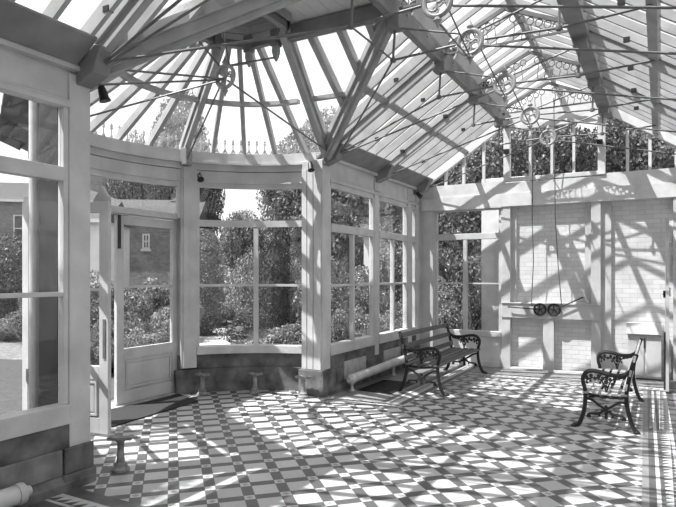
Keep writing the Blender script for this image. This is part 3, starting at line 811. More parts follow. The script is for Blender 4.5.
# bay wheel
t = empty('roof_tie_rods', (0,0,0)); tag(t, 'wheel medallion with radiating iron rods hanging under the bay cupola', 'tie rod')
c = (-4.12, 4.90, 3.80)
p = MB(); wheel_mesh(p, c, .12); p.build('wheel_ring', WHEELM, t); wheel_orn(c, .12).build('wheel_scroll', WHEELM, t); wheel_fin(c, .12, 1).build('finial', WHEELM, t); wheel_fin(c, .12, -1).build('finial', WHEELM, t)
ends = [(WX+.10, 3.12, 3.30), (WX+.02, 3.13, 3.18), (WX+.10, 6.78, 3.30), bay(31, 1.96, 3.24), bay(-31, 1.96, 3.24)]
for e in ends:
    d = (Vector(e)-Vector(c)).normalized()*.13
    rods(t, 'radial_rod', [(tuple(Vector(c)+Vector((d.x*.5, d.y*.25, d.z))), e)], .011)
for k in (1, 2, 5, 6):
    v = octo(.50, ZB1-.28)[k]
    rods(t, 'cupola_rod', [((c[0]+(.06 if v[0] > c[0] else -.06), c[1], c[2]+.11), v)], .011)

# ================================================================== BENCHES
def flat(p, pts2, y, th):            # pts2 in (x,z)
    p.prism([(a, y-th/2, b) for a, b in pts2], (0, th, 0))
def smooth_path(pts, n=5):
    out = []
    for i in range(len(pts)-1):
        p0 = pts[max(i-1,0)]; p1 = pts[i]; p2 = pts[i+1]; p3 = pts[min(i+2, len(pts)-1)]
        for k in range(n):
            t = k/n
            out.append(tuple(.5*((2*b)+(-a+c_)*t+(2*a-5*b+4*c_-d_)*t*t+(-a+3*b-3*c_+d_)*t**3) for a, b, c_, d_ in zip(p0, p1, p2, p3)))
    out.append(pts[-1]); return out
def bench_end(L_, par, y):
    """cast iron side: x forward, z up"""
    def T(name, pts, r, m=IRON):
        q = smooth_path(pts)
        rs = r if not isinstance(r, tuple) else [r[0]+(r[1]-r[0])*i/(len(q)-1) for i in range(len(q))]
        return MB().tube([(a, y, b) for a, b in q], rs, 8).build(name, m, par)
    T('front_leg', [(.655,.015),(.60,.03),(.555,.12),(.525,.25),(.52,.40),(.545,.50),(.545,.56),(.51,.605)], (.026,.023))
    T('back_leg', [(-.06,.015),(-.02,.04),(.02,.14),(.055,.28),(.06,.40),(.04,.54),(0,.70),(-.05,.84)], (.025,.024))
    T('armrest', [(.545,.545),(.52,.60),(.46,.63),(.36,.625),(.24,.60),(.12,.60),(.05,.625),(0.01,.66)], .025)
    for x0, x1 in ((.60,.70),(-.10,.0)):
        MB().lathe([(.040,0),(.040,.015),(.02,.03)], ((x0+x1)/2, y, 0), 10).build('foot', IRON, par)
    T('seat_rail', [(.05,.37),(.2,.355),(.36,.36),(.52,.385)], .015)
    T('under_arch', [(.515,.33),(.44,.31),(.33,.24),(.20,.17),(.10,.16),(.075,.12)], .014)
    T('under_arch', [(.055,.30),(.13,.31),(.25,.24),(.37,.17),(.47,.16),(.50,.12)], .014)
    # vine ornament below the arm and between the legs
    CL = {}
    rnd = random.Random(3)
    def leaflet(cx, cz, r, rot):
        pts = []
        for k in range(12):
            a = 2*pi*k/12; rr_ = r*(1 if k % 2 == 0 else .62)
            pts.append((cx+rr_*cos(a+rot)*.9, cz+rr_*sin(a+rot)))
        key = 'vine_ornament' if cz > .3 else ('rosette' if .2 < cx < .4 else ('front_leaf' if cx > .4 else 'back_leaf'))
        flat(CL.setdefault(key, MB()), pts, y, .016)
    for cx, cz, r in ((.50,.555,.028),(.455,.575,.032),(.41,.55,.027),(.37,.575,.03),(.32,.555,.030),(.28,.57,.034),(.24,.55,.028),(.19,.565,.026),(.14,.57,.022),
                      (.28,.52,.034),(.285,.47,.026),(.285,.43,.019),(.285,.395,.018),(.50,.50,.020),(.46,.525,.022),(.22,.505,.018),(.35,.51,.02),
                      (.285,.175,.032),(.285,.135,.026),(.24,.20,.024),(.33,.20,.024),(.36,.15,.018),(.21,.15,.018),(.10,.13,.022),(.47,.13,.022),(.285,.25,.026)):
        leaflet(cx, cz, r, rnd.random())
    for key, q in CL.items(): q.build(key, IRON, par)
    T('vine_stem', [(.51,.52),(.44,.555),(.34,.535),(.285,.42),(.285,.36)], .008)
    T('vine_stem', [(.07,.58),(.14,.565),(.23,.535),(.275,.42),(.285,.36)], .008)
def bench(loc, rz, length, wood, label, seatn=5, backn=3):
    b = empty('garden_bench', loc, rz); tag(b, label, 'bench', 'cast iron garden benches')
    bench_end(length, b, .03); bench_end(length, b, length-.03)
    for i in range(seatn):
        x = .085 + i*(.43/(seatn-1))
        MB().box(x-.036, x+.036, -.01, length+.01, .383, .405).build('seat_slat', wood, b, .004)
    for i in range(backn):
        z = .48 + i*(.31/(backn-1)); x = .075-(z-.42)*.29
        MB().beam((x+.005, -.015, z), (x+.005, length+.015, z), .026, .07, up=(-.2,0,.98)).build('back_slat', wood, b, .004)
    return b
bench((-3.20, 7.63, 0), 0, 2.08, WOODD, 'long dark slatted bench against the left window wall')
b2 = bench((-.255, 8.58, 0), pi, 1.82, WOODP, 'pale slatted bench on the right, its back to the border tiles')
b2.scale = (.87, 1, .98)

# ================================================================== IRON PEDESTALS, PIPES, GRATE
def pedestal(loc, label, m=PEDM, rz=0):
    t = empty('iron_pedestal', (loc[0], loc[1], 0), rz); tag(t, label, 'pedestal', 'short iron pipe pedestals in the bay')
    MB().lathe([(.075,0),(.075,.02),(.055,.04),(.055,.06),(.036,.075),(.032,.10)], (0,0,0), 16).build('base', m, t)
    MB().lathe([(.031,.095),(.027,.18),(.030,.245)], (0,0,0), 16).build('shaft', m, t)
    p = MB(); p.lathe([(.030,.24),(.05,.262),(.055,.275)], (0,0,0), 16)
    q = [(-.095,.262),(-.105,.285),(-.075,.292),(-.04,.282),(.04,.282),(.075,.292),(.105,.285),(.095,.262)]
    p.prism([(a, -.04, b) for a, b in q], (0,.08,0)); p.build('saddle', m, t)
pedestal((-3.98, 3.39), 'short iron pedestal standing beside the near plinth corner', rz=.6)
pedestal((-5.53, 6.10), 'short iron pedestal nearest the closed door leaf')
pedestal((-4.93, 6.50), 'middle short iron pedestal below the wide curved window')
pedestal((-4.20, 6.60), 'short iron pedestal in front of the bay corner pier')

def pipe(y0, y1, z0, z1, label, supports, capend, r=.066):
    t = empty('heating_pipe', (-3.84, y0, 0)); tag(t, label, 'pipe')
    def B(mb, n, m): o = mb.build(n, m, t); o.location = (0,0,0); return o
    ln = y1-y0
    B(MB().tube([(0,0,z0),(0,ln,z1)], r, 20), 'pipe', PIPEM)
    e = 0 if capend == 0 else ln; sg = -1 if capend == 0 else 1; ze = z0 if capend == 0 else z1
    B(MB().lathe([(r+.008,-.05*sg),(r+.008,.0),(r-.01,.012*sg),(.04,.016*sg),(.035,.05*sg),(.0,.05*sg)], (0, e, ze), 20, 'y'), 'end_cap', PAINT)
    for s in supports:
        z = z0+(z1-z0)*(s-y0)/ln
        B(MB().lathe([(.04,0),(.04,.015),(.02,.03),(.018,z-r+.01)], (0, s-y0, 0), 12), 'support', PIPEM)
    return t
pipe(7.28, 10.20, .17, .235, 'pale heating pipe running low along the wall behind the left bench', (7.33, 8.8, 10.1), 0)
pipe(-1.5, 2.44, .15, .15, 'pale heating pipe ending in the lower left corner of the view', (2.30, .5), 1, r=.065)

gt = empty('floor_grate', (-3.78, 7.38, .0)); tag(gt, 'black iron floor grating beneath the pale pipe near the left bench', 'grate')
p = MB(); p.box(0,.52,0,.02,.001,.014); p.box(0,.52,.88,.90,.001,.014); p.box(0,.02,.02,.88,.001,.014); p.box(.50,.52,.02,.88,.001,.014); p.build('frame', IRON, gt)
p = MB()
for i in range(1, 16): p.box(.02+.03*i, .03+.03*i, .02, .88, .002, .012)
for i in range(1, 22): p.box(.02, .50, .02+.04*i, .03+.04*i, .002, .010)
p.build('bars', IRON, gt)
MB().box(.02,.50,.02,.88,.0008,.0018).build('dark_duct_sheet', IRON, gt)  # flat black sheet: the darkness below the bars put into colour

# ================================================================== SMALL FITTINGS
def spot(loc, aim, label, size=1):
    t = empty('spotlight', loc); tag(t, label, 'spotlight', 'small black spotlights')
    d = Vector(aim).normalized()
    MB().tube([(0,0,.05),(0,0,0)], .012, 8).build('bracket', IRON, t)
    c = Vector((0,0,-.01)); MB().tube([tuple(c-d*.05), tuple(c), tuple(c+d*.045), tuple(c+d*.07)], [.026,.036,.038,.048], 14).build('lamp_head', IRON, t)
    MB().lathe([(.0,0),(.03,.0),(.03,.004),(.0,.004)], tuple(c+d*.071), 12).build('lens', DARKG, t)
spot((-3.955, 3.19, 3.14), (.2,.2,-1), 'black spotlight on the edge of the near post')
spot((-5.56, 6.08, 3.02), (.6,-.4,-.7), 'black spotlight under the curved fascia beside the bay door post')
spot((-4.12, 6.66, 3.13), (.3,-.3,-.9), 'black spotlight at the top of the bay corner pier')
spot((-3.86, 9.98, 3.13), (.7,-.2,-.7), 'black spotlight above the far end of the left bench')
for x, lab in ((-2.36, 'small black sensor box on the left gable post'), (-.86, 'small black sensor box on the right gable post')):
    t = MB().box(x-.045, x+.045, 10.30, 10.395, 3.78, 3.86).build('sensor_box', IRON, None, .008); tag(t, lab, 'sensor')

# winding wheels on the apron board
def winder(x, z, a, ln, cordtop, label):
    t = empty('winding_wheel', (x, 10.37, z)); tag(t, label, 'winding wheel', 'pair of winding wheels on the apron board')
    MB().tube([(.095*cos(2*pi*k/20), 0, .095*sin(2*pi*k/20)) for k in range(20)], .017, 8, closed=True).build('rim', IRON, t)
    p = MB()
    for k in range(5):
        q = 2*pi*k/5+.3; p.tube([(0,0,0),(.05*cos(q+.2),0,.05*sin(q+.2)),(.095*cos(q),0,.095*sin(q))], .009, 6)
    p.build('spoke', IRON, t)
    MB().lathe([(.0,-.04),(.022,-.04),(.022,.03),(.03,.035),(.03,.04),(0,.04)], (0,0,0), 12, 'y').build('hub', IRON, t)
    MB().tube([(0,-.03,0),(ln*cos(a),-.03,ln*sin(a))], [.009,.011], 8).build('crank_handle', IRON, t)
    MB().lathe([(.0,-.015),(.016,-.01),(.016,.01),(0,.015)], (ln*cos(a),-.03,ln*sin(a)), 10).build('knob', IRON, t)
winder(-1.80, 1.06, pi-.06, .52, 0, 'left winding wheel, its rod pointing left')
winder(-1.57, 1.06, .45, .50, 0, 'right winding wheel, its rod pointing up to the right')
for pts, lab in (([(-1.94, 10.36, 1.12), (-1.90, 10.34, 1.9), (-1.92, 10.33, 2.6), (-1.90, 10.30, 3.9), (-1.72, 9.9, 3.95)], 'left of the two cords hanging to the winding wheels'),
                 ([(-1.45, 10.36, 1.15), (-1.50, 10.34, 1.8), (-1.545, 10.33, 2.6), (-1.55, 10.32, 3.4), (-1.55, 10.2, 4.6)], 'right of the two cords hanging to the winding wheels')):
    tag(MB().tube(pts, .008, 6).build('hanging_cord', CORD), lab, 'cord', 'cords of the winding gear')

# low painted cupboard at the right end and the open plank door
cb = empty('wall_cupboard', (-.47, 10.30, 0)); tag(cb, 'low white painted cupboard with sloping top below the brick panel', 'cupboard')
MB().box(.02, .49, 0, .13, .03, .72).build('body', PAINT, cb, .005)
MB().prism([(0,-.06,.72),(0,.145,.72),(0,.145,.89),(0,-.02,.89)], (.51,0,0)).build('top_box', PAINTW, cb, .006)
for x in (.03, .27): MB().box(x+.01, x+.22, -.014, -.001, .06, .70).build('door', PAINT, cb, .006)
MB().box(.245, .262, -.03, -.014, .50, .66).build('latch', IRON, cb)
pd = empty('plank_door', (.09, 10.26, 0)); tag(pd, 'white plank door standing open at the right edge of the view', 'door')
p = MB()
for i in range(7): p.box(-.02, .02, -1.0+i*.142, -1.0+i*.142+.138, .03, 2.44)
p.build('planks', PAINT, pd, .003)
for z in (.3, 1.35, 2.1): MB().box(.02, .045, -.98, -.03, z, z+.11).build('ledge', PAINT, pd)
p = MB(); p.box(-.05, -.021, -.62, -.45, 1.32, 1.42); p.tube([(-.045,-.66,1.37),(-.045,-.40,1.37)], .012, 8); p.build('bolt', IRON, pd)
MB().box(-.045, -.0205, -.985, -.93, .05, .85).build('edge_plate', DARKG, pd)

# ================================================================== GARDEN
gr = MB(); gr.add([(-90,-60,-.12),(60,-60,-.12),(60,90,-.12),(-90,90,-.12)], [(0,1,2,3)])
ground = gr.build('ground', GRASS); tag(ground, 'rough garden lawn outside the conservatory', 'ground', kind='structure')
p = MB(); p.prism([(-40,-20,-.119),(-4.4,-20,-.119),(-4.4,2.7,-.119),(-6.4,3.0,-.119),(-7.0,6.9,-.119),(-10,7.6,-.119),(-16,6.5,-.119),(-40,12,-.119)], (0,0,.008))
tag(p.build('forecourt', ASPHD), 'dark asphalt forecourt between the bay and the brick house', 'paving', kind='structure')
p = MB(); p.prism([(-7.0,7.0,-.119),(-5.6,7.4,-.119),(-5.2,8.2,-.119),(-9.0,12.0,-.119),(-9.2,14.5,-.119),(-12.8,15.8,-.119),(-15.5,14.5,-.119),(-14.5,10.5,-.119),(-10,7.7,-.119)], (0,0,.01))
tag(p.build('gravel_path', ASPH), 'pale gravel path curving past the bay', 'path', kind='structure')

th = R(29.04); FX = 580
def at(u, d):       # ground position seen in direction u at depth d
    l = (u-338)/FX*d
    return (l*cos(th)-d*sin(th), l*sin(th)+d*cos(th))

def foliage(n, shape, leaf_, seed, clumps=18, cl=.34, asp=.5, core=.72, zf=.5):
    rnd = random.Random(seed); vs = []; fs = []
    def prof(h):
        if shape == 'cone': return max(.04, (1-h)**.8)*(.55+.45*min(1, h*6+.3))
        if shape == 'column': return min(1, (1-h)*5+.1)**.5*min(1, h*6+.6)
        return 1
    cs = []
    if shape in ('ball', 'low'):
        for i in range(clumps):
            while True:
                v = Vector((rnd.uniform(-1,1), rnd.uniform(-1,1), rnd.uniform(-.8,1)))
                if .35 < v.length < 1: break
            cs.append((v*.72, cl*rnd.uniform(.7,1.2)))
    for i in range(n):
        if cs:
            c, r = cs[rnd.randrange(len(cs))]
            d = Vector((rnd.gauss(0,1), rnd.gauss(0,1), rnd.gauss(.25,1))).normalized()
            p = c + d*r*rnd.uniform(.75,1.08); nrm = d
            p = Vector((p.x, p.y, (p.z+1)/2))
        else:
            h = rnd.random()**.9; a = rnd.uniform(0, 2*pi); rr_ = prof(h)*rnd.uniform(.78,1.08)
            p = Vector((rr_*cos(a), rr_*sin(a), h)); nrm = Vector((cos(a), sin(a), .3))
        nrm = (nrm+Vector((rnd.gauss(0,.6), rnd.gauss(0,.6), rnd.gauss(0,.6)))).normalized()
        t = nrm.cross(Vector((rnd.gauss(0,1), rnd.gauss(0,1), rnd.gauss(0,1)))).normalized(); b = nrm.cross(t)
        s = leaf_*rnd.uniform(.6,1.35); o = len(vs)
        for q in (-t*s, -b*s*asp+nrm*s*.15, t*s, b*s*asp+nrm*s*.15): vs.append(p+Vector((q.x, q.y, q.z*zf)))
        fs.append((o,o+1,o+2,o+3))
    # added solid core in dark bark tone: crown's inner shade as colour, not see-through
    o = len(vs); m = 8; k = 10; nl = len(fs)
    for i in range(m+1):
        h = i/m
        for j in range(k):
            a = 2*pi*j/k
            if cs: rr_ = core*sin(pi*min(.98, max(.02, h)))*rnd.uniform(.8,1.1)
            else: rr_ = core*prof(h)
            z = (.5+.5*core*(2*h-1)) if cs else h*.93
            vs.append(Vector((rr_*cos(a), rr_*sin(a), z)))
    for i in range(m):
        for j in range(k): fs.append((o+i*k+j, o+i*k+(j+1) % k, o+(i+1)*k+(j+1) % k, o+(i+1)*k+j))
    me = bpy.data.meshes.new('foliage'); me.from_pydata([tuple(v) for v in vs], [], fs)
    me.polygons.foreach_set('material_index', [0]*nl+[1]*(len(fs)-nl))
    return me
MESH = {
 'tree': foliage(36000, 'ball', .022, 1, 60, .26, .6, .45), 'tree2': foliage(36000, 'ball', .024, 2, 52, .28, .6, .45),
 'bush': foliage(9000, 'ball', .036, 3, 20, .36, .6, .38), 'bush2': foliage(7000, 'ball', .045, 4, 16, .38, .45, .38),
 'cone': foliage(7000, 'cone', .06, 5, zf=.2), 'column': foliage(7000, 'column', .06, 6, zf=.2),
 'flowers': foliage(7000, 'ball', .036, 8, 36, .26, .7, .32, .7), 'tuft': foliage(3200, 'ball', .10, 9, 12, .42, .16, .25, .7),
}
cache = {}
def plant(kind, mesh, m, loc, rx, h, label, cat, group=None, trunk=0, zb=-.12, ry=None, rz=0.0):
    key = (mesh, m.name)
    if key not in cache:
        me = MESH[mesh].copy(); me.materials.append(m); me.materials.append(TRUNK); cache[key] = me
    t = empty(kind, (loc[0], loc[1], zb), rz); tag(t, label, cat, group)
    o = bpy.data.objects.new('foliage', cache[key]); COL.objects.link(o); o.parent = t
    o.location = (0,0,trunk); o.scale = (rx, ry or rx, h-trunk)
    if trunk or mesh in ('bush', 'bush2', 'flowers', 'tuft'):
        r = .04*h if trunk else .03
        q = MB().tube([(0,0,0),(.03*h,0,trunk*.6+.1),(0,.02*h,trunk+(h-trunk)*.5)], [r, r*.8, r*.4], 8).build('trunk', TRUNK, t)
    return t

# far trees behind the bay and side windows
trees = [
 (60, 46, 4.5, 8.5, 'tree', LEAFM, 'far tree behind the brick house roof'),
 (108, 48, 4.3, 11.6, 'tree2', LEAFM, 'tall leafy tree above the low brick range, seen over the open door leaf'),
 (147, 46, 3.6, 14.0, 'tree', LEAFM, 'tall leafy tree above the low brick range, seen over the closed door leaf'),
 (180, 31, 2.4, 12.2, 'tree2', LEAFD, 'dark broad tree behind the bay door post'),
 (197, 27, 1.5, 8.6, 'tree', LEAFD, 'dark tree with drooping boughs at the left of the wide curved window'),
 (248, 27, 1.8, 5.0, 'tree2', LEAFP, 'small pale tree under the patch of sky'),
 (293, 25, 1.75, 7.6, 'tree', LEAFM, 'leafy tree right of the patch of sky'),
 (318, 22, 2.0, 8.0, 'tree2', LEAFD, 'tree behind the bay corner pier'),
 (338, 21, 2.7, 8.0, 'tree', LEAFM, 'tree filling the first side window next to the corner pier'),
 (372, 24.5, 2.2, 7.4, 'tree2', LEAFD, 'tree behind the post between the two side windows'),
 (400, 30, 3.0, 9.2, 'tree', LEAFM, 'tree rising behind the white outbuilding'),
 (440, 18.5, 2.3, 7.0, 'tree2', LEAFD, 'dark tree outside the end wall window'),
 (485, 17.0, 2.1, 6.9, 'tree', LEAFM, 'tree outside the left part of the gable lights'),
 (535, 17.5, 2.2, 7.2, 'tree2', LEAFM, 'tree outside the middle gable lights'),
 (590, 16.5, 2.1, 6.8, 'tree', LEAFD, 'tree outside the gable behind the right gable post'),
 (645, 16.0, 2.2, 6.8, 'tree2', LEAFM, 'tree outside the right part of the gable lights'),
 (705, 16.0, 2.2, 6.4, 'tree', LEAFM, 'tree beyond the right corner of the hall'),
]
for i, (u, d, rx, h, me, m, lab) in enumerate(trees):
    plant('tree', me, m, at(u, d), rx, h, lab, 'tree', 'trees around the garden', trunk=1.2 if h > 6 else .7, rz=i*1.3)
plant('tree', 'tree2', LEAFD, (-6.6, -.3), 1.75, 7.4, 'unseen tree added close outside the wall, left of the camera, to shade the near window', 'tree', 'trees around the garden', trunk=4.0)  # added out of view to keep sun off the near window and floor

# hedges of big shrubs
shr = [
 (6, 17, 1.1, 3.1, 'bush', LEAFD, 'dark shrub in front of the brick house, at the left edge'),
 (24, 15, .6, 1.3, 'bush', LEAFM, 'low shrub in front of the brick house beside the near window'),
 (16, 19, 1.2, 1.5, 'bush2', LEAFM, 'mid green shrub across the forecourt'),
 (100, 14.5, .9, 1.9, 'bush', LEAFM, 'shrub seen through the open door leaf'),
 (126, 15.5, .9, 1.7, 'bush2', LEAFP, 'pale shrub at the left in the closed door glass'),
 (150, 15, 1.0, 1.75, 'flowers', LEAFP, 'pale flowering shrub in the middle of the closed door glass'),
 (172, 15.5, .9, 1.8, 'bush2', LEAFP, 'pale shrub at the right in the closed door glass'),
 (236, 23.5, 1.5, 4.0, 'bush', LEAFY, 'dark leaf mass standing in for the shade under the trees, left half of the wide curved window'),  # added: shade under the trees given as very dark leaves
 (202, 17, .6, 3.1, 'column', LEAFM, 'tall grey column of foliage beside the bay door post'),
 (226, 21.5, 1.4, 2.2, 'flowers', FLOW, 'pale flowering shrub in the left half of the wide curved window'),
 (247, 20, .9, 2.1, 'bush2', LEAFP, 'pale shrub behind the mullion of the wide curved window'),
 (259, 16, .8, 2.6, 'bush', LEAFP, 'leafy pale shrub left of the dark yew cone'),
 (274, 14.2, .42, 2.6, 'column', LEAFY, 'dark conical yew in the right half of the wide curved window'),
 (293, 14.8, .85, 2.2, 'bush', LEAFM, 'rounded shrub right of the dark yew cone'),
 (296, 17.5, .6, 3.3, 'cone', LEAFD, 'second conifer farther right of the dark yew cone'),
 (243, 13.0, .75, 1.0, 'bush', LEAFD, 'dark low shrub on the gravel edge'),
 (203, 21.0, 1.0, 1.6, 'flowers', LEAFP, 'flowering bush at the left edge of the wide curved window'),
 (222, 24, 1.1, 2.1, 'bush2', LEAFM, 'shrub behind the gravel path'),
 (335, 12.5, .9, 2.2, 'bush', LEAFM, 'shrub at the left of the first side window'),
 (347, 14, .36, 2.8, 'cone', LEAFY, 'dark pointed conifer in the first side window'),
 (362, 14, .9, 2.4, 'bush2', LEAFM, 'shrub at the right of the first side window'),
 (385, 15.5, .9, 2.9, 'bush', LEAFM, 'shrub left of the white outbuilding'),
 (408, 14.2, .7, 1.5, 'bush2', LEAFD, 'low dark shrub under the white outbuilding wall'),
 (437, 14.0, .85, 2.75, 'bush', LEAFM, 'clipped shrub at the left of the end wall window'),
 (462, 14.3, .8, 2.7, 'bush2', LEAFM, 'shrub at the middle of the end wall window'),
 (447, 12.9, .75, 1.55, 'bush', LEAFP, 'low shrub just outside the end wall window'),
 (478, 14.5, .8, 2.5, 'bush', LEAFD, 'dark shrub behind the painted brick pier'),
]
for i, (u, d, rx, h, me, m, lab) in enumerate(shr):
    plant('shrub', me, m, at(u, d), rx, h, lab, 'shrub', 'shrubs in the garden', rz=i*.9)
# flower beds close to the glass
beds = [('beyond the glass of the closed door leaf', [(128, 10.6), (141, 10.9), (156, 10.8), (170, 11.1), (134, 12.6), (150, 12.9), (166, 13)], .55, .95),
        ('beyond the open doorway', [(98, 10.2), (110, 10.8), (104, 12.3)], .5, .85),
        ('below the right half of the wide curved window', [(258, 10.9), (268, 10.3), (279, 10.9), (290, 10.4), (300, 11), (263, 12.4), (276, 12.6), (289, 12.5), (300, 12.8)], .50, .80),
        ('below the left half of the wide curved window', [(200, 19.8), (210, 20.3), (219, 19.9), (236, 20.2)], .55, .9),
        ('outside the first side window', [(336, 10.2), (344, 10.9), (353, 10.8), (361, 11.6), (370, 11.9), (340, 12), (352, 12.6)], .45, 1.05),
        ('outside the side window behind the left bench', [(382, 11.9), (389, 12.6), (396, 12.6), (403, 13), (392, 14)], .45, 1.0),
        ('in the lavender bed outside the near window', [(4, 15.5), (12, 16), (20, 16.5), (28, 17), (8, 18), (24, 19)], .7, .55)]
MM = [('tuft', LEAFP), ('flowers', FLOW), ('bush2', LEAFM), ('flowers', LEAFP), ('tuft', LEAFM)]
k = 0
for where, pts, rx, h in beds:
    for j, (u, d) in enumerate(pts):
        me, m = MM[k % 5]; k += 1
        plant('bedding_plant', me, m, at(u, d), rx*random.uniform(.8,1.15), h*random.uniform(.8,1.2), 'leafy bedding plant growing ' + where, 'plant', 'bedding plants ' + where, rz=k)
    xs = [at(u, d)[0] for u, d in pts]; yq = [at(u, d)[1] for u, d in pts]
    x0, x1, y0, y1 = min(xs)-.5, max(xs)+.5, min(yq)-.5, max(yq)+.5
    c = ((x0+x1)/2, (y0+y1)/2)
    pp = [(c[0]+(x1-x0)/2*cos(a*pi/8), c[1]+(y1-y0)/2*sin(a*pi/8), -.108) for a in range(16)]
    tag(MB().prism(pp, (0,0,.02)).build('soil_bed', SOIL), 'dark soil bed ' + where, 'flower bed', kind='structure')
# white flower head by the end window, urn and painted pier
t = plant('flower_head', 'cone', FLOW, at(466, 12.4), .13, 2.65, 'single pale upright flower spike outside the end wall window', 'flower', zb=-.12)
pr = MB().box(-3.02, -2.2, 11.15, 11.6, -.12, 3.5).build('painted_pier', PAINTW, None, .01); tag(pr, 'whitewashed pier standing just outside the end wall window', 'pier')
u_ = at(131, 17); ur = empty('garden_urn', (u_[0], u_[1], -.12)); tag(ur, 'pale stone urn on a pedestal among the shrubs beyond the door', 'urn')
MB().lathe([(.22,0),(.22,.5),(.26,.52),(.26,.6)], (0,0,0), 4).build('pedestal', RENDERW, ur)
MB().lathe([(.10,.6),(.08,.68),(.22,.85),(.28,1.05),(.30,1.2),(.33,1.23),(.30,1.25),(.2,1.1)], (0,0,0), 18).build('bowl', RENDERW, ur)

# ------------------------------------------------------------------ buildings
def house(loc, rz, w, dp, h, rh, wallm, label, wins, chim=(), name='house', roofm=SLATE, over=.25, gable=False):
    b = empty(name, (loc[0], loc[1], -.12), rz); tag(b, label, 'building', None)
    MB().box(-w/2, w/2, 0, dp, 0, h).build('wall', wallm, b)
    p = MB()
    if gable:
        p.prism([(-w/2-over, -over, h), (-w/2-over, dp+over, h), (-w/2-over, dp/2, h+rh)], (w+2*over, 0, 0))
    else:
        o = over; r_ = dp/2
        p.add([(-w/2-o,-o,h),(w/2+o,-o,h),(w/2+o,dp+o,h),(-w/2-o,dp+o,h),(-w/2+r_,dp/2,h+rh),(w/2-r_,dp/2,h+rh)], [(0,1,5,4),(1,2,5),(2,3,4,5),(3,0,4),(0,3,2,1)])
    p.build('roof', roofm, b)
    MB().box(-w/2-over, w/2+over, -over-.08, -over, h-.10, h+.02).build('gutter', PAINT, b)
    for x, z, ww, hh in wins:
        f = MB(); f.box(x-ww/2, x+ww/2, -.05, -.001, z, z+.06); f.box(x-ww/2, x+ww/2, -.05, -.001, z+hh-.06, z+hh); f.box(x-ww/2, x-ww/2+.07, -.05, -.001, z+.06, z+hh-.06); f.box(x+ww/2-.07, x+ww/2, -.05, -.001, z+.06, z+hh-.06)
        f.box(x-.025, x+.025, -.045, -.001, z+.06, z+hh-.06); f.box(x-ww/2+.07, x-.025, -.045, -.001, z+hh/2-.03, z+hh/2+.03); f.box(x+.025, x+ww/2-.07, -.045, -.001, z+hh/2-.03, z+hh/2+.03)
        f.box(x-ww/2-.06, x+ww/2+.06, -.10, -.001, z-.1, z-.001)
        fo = f.build('window', PAINT, b)
        MB().box(x-ww/2+.06, x+ww/2-.06, -.02, -.002, z+.05, z+hh-.05).build('pane', DARKG, fo)
    for x, y, s, z1 in chim:
        c = MB().box(x-s/2, x+s/2, y-s/2, y+s/2, h+.1, z1).build('chimney', BRICKD, b)
        for q in (-.25, .25): MB().lathe([(.12,0),(.10,.4),(.13,.42),(.13,.45)], (x+q*s, y, z1), 10).build('chimney_pot', RENDERW, c)
    return b
H1 = at(-2, 32)
house(H1, R(38), 13, 7, 5.9, 1.5, BRICKD, 'large brick house with sash windows and chimneys seen through the near window',
      [(-3.9+k*2.6, 3.6, 1.0, 1.5) for k in range(4)]+[(-3.9+k*2.6, .9, 1.0, 1.6) for k in range(4)], ((-2.5,3.5,1.0,8.6),(1.6,3.5,1.0,8.4),(4.3,3.5,.9,8.2)))
H2 = at(150, 24)
lo = house(H2, R(34), 3.6, 4.2, 4.05, 1.1, BRICKD, 'low brick range with slate roof and one small window behind the closed door leaf',
      [(-.15, 2.85, .30, .62)], (), gable=True, over=.2)
cu = MB(); cu.box(.58, .98, 1.9, 2.3, 4.6, 5.05); c_ = cu.build('ventilator', RENDERW, lo)
MB().add([(.46,1.78,5.05),(1.10,1.78,5.05),(1.10,2.42,5.05),(.46,2.42,5.05),(.78,2.1,5.35)], [(0,1,4),(1,2,4),(2,3,4),(3,0,4),(0,3,2,1)]).build('ventilator_roof', SLATE, lo)
H3 = at(77, 19.2)
house(H3, R(34), 1.7, 3.2, 3.6, .8, RENDERW, 'white rendered outhouse with pitched roof seen past the open door leaf', [], (), gable=True, over=.15)
H4 = at(398, 18.5)
house(H4, R(20), 2.2, 2, 3.1, .7, RENDERW, 'white outbuilding with pitched roof seen through the side window behind the left bench', [], (), gable=True, over=.15, name='outbuilding')
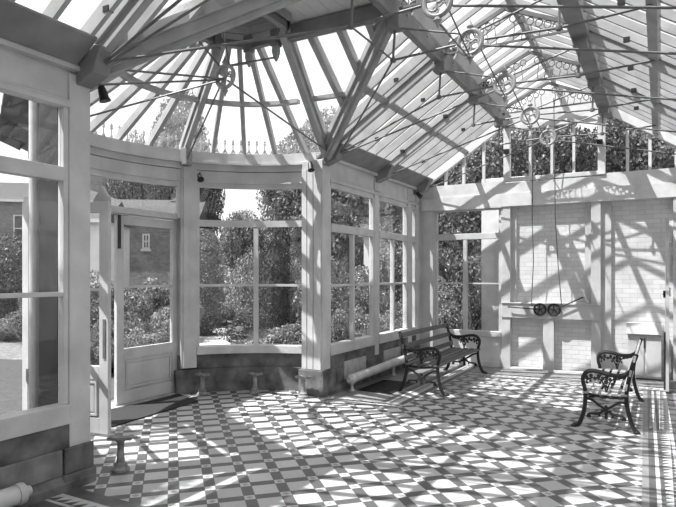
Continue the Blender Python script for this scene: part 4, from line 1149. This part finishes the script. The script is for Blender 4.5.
# fence
fe = empty('garden_fence', (*at(219, 22.6), -.12), R(30)); tag(fe, 'upright board fence in the shade under the trees', 'fence')
p = MB()
for i in range(26): p.box(-2+i*.15, -2+i*.15+.12, 0, .025, .1, 1.9)
p.build('boards', STONEM, fe); MB().box(-2, 1.9, .026, .06, 1.4, 1.5).build('rail', STONEM, fe)

# ================================================================== LIGHT, SKY, CAMERA
sd = Vector((.38, .42, -1)).normalized()
su = bpy.data.lights.new('sun', 'SUN'); su.energy = 11; su.angle = R(.53); su.color = (1,1,1)
so = bpy.data.objects.new('sun', su); COL.objects.link(so); so.rotation_euler = sd.to_track_quat('-Z', 'Y').to_euler(); so.location = (-6, -6, 15)

wd = bpy.data.worlds.new('sky'); scene.world = wd; wd.use_nodes = True
nt = wd.node_tree; nt.nodes.clear(); N = nt.nodes.new; L = nt.links.new
o = N('ShaderNodeOutputWorld'); bg = N('ShaderNodeBackground'); L(bg.outputs[0], o.inputs[0])
tc = N('ShaderNodeTexCoord'); mp = N('ShaderNodeMapping'); mp.inputs['Scale'].default_value = (1,1,2.2); L(tc.outputs['Generated'], mp.inputs[0])
n = N('ShaderNodeTexNoise'); n.inputs['Scale'].default_value = 3.2; n.inputs['Detail'].default_value = 8; n.inputs['Roughness'].default_value = .55; L(mp.outputs[0], n.inputs[0])
r = N('ShaderNodeValToRGB'); r.color_ramp.elements[0].position = .36; r.color_ramp.elements[0].color = g(.78); r.color_ramp.elements[1].position = .60; r.color_ramp.elements[1].color = g(1.0)
L(n.outputs[0], r.inputs[0]); L(r.outputs[0], bg.inputs[0]); bg.inputs[1].default_value = 1.45

cam = bpy.data.cameras.new('camera'); co = bpy.data.objects.new('camera', cam); COL.objects.link(co)
cam.sensor_width = 36; cam.lens = 580/676*36; cam.shift_y = 21.5/676; cam.clip_start = .05; cam.clip_end = 500
co.location = (0, 0, 1.65); co.rotation_euler = (R(90), 0, th)
scene.camera = co
vs = scene.view_settings; vs.view_transform = 'Standard'; vs.look = 'None'; vs.exposure = 0.0; vs.gamma = 1; vs.use_curve_mapping = False
scene.cycles.max_bounces = 10; scene.cycles.transparent_max_bounces = 32; scene.cycles.diffuse_bounces = 5
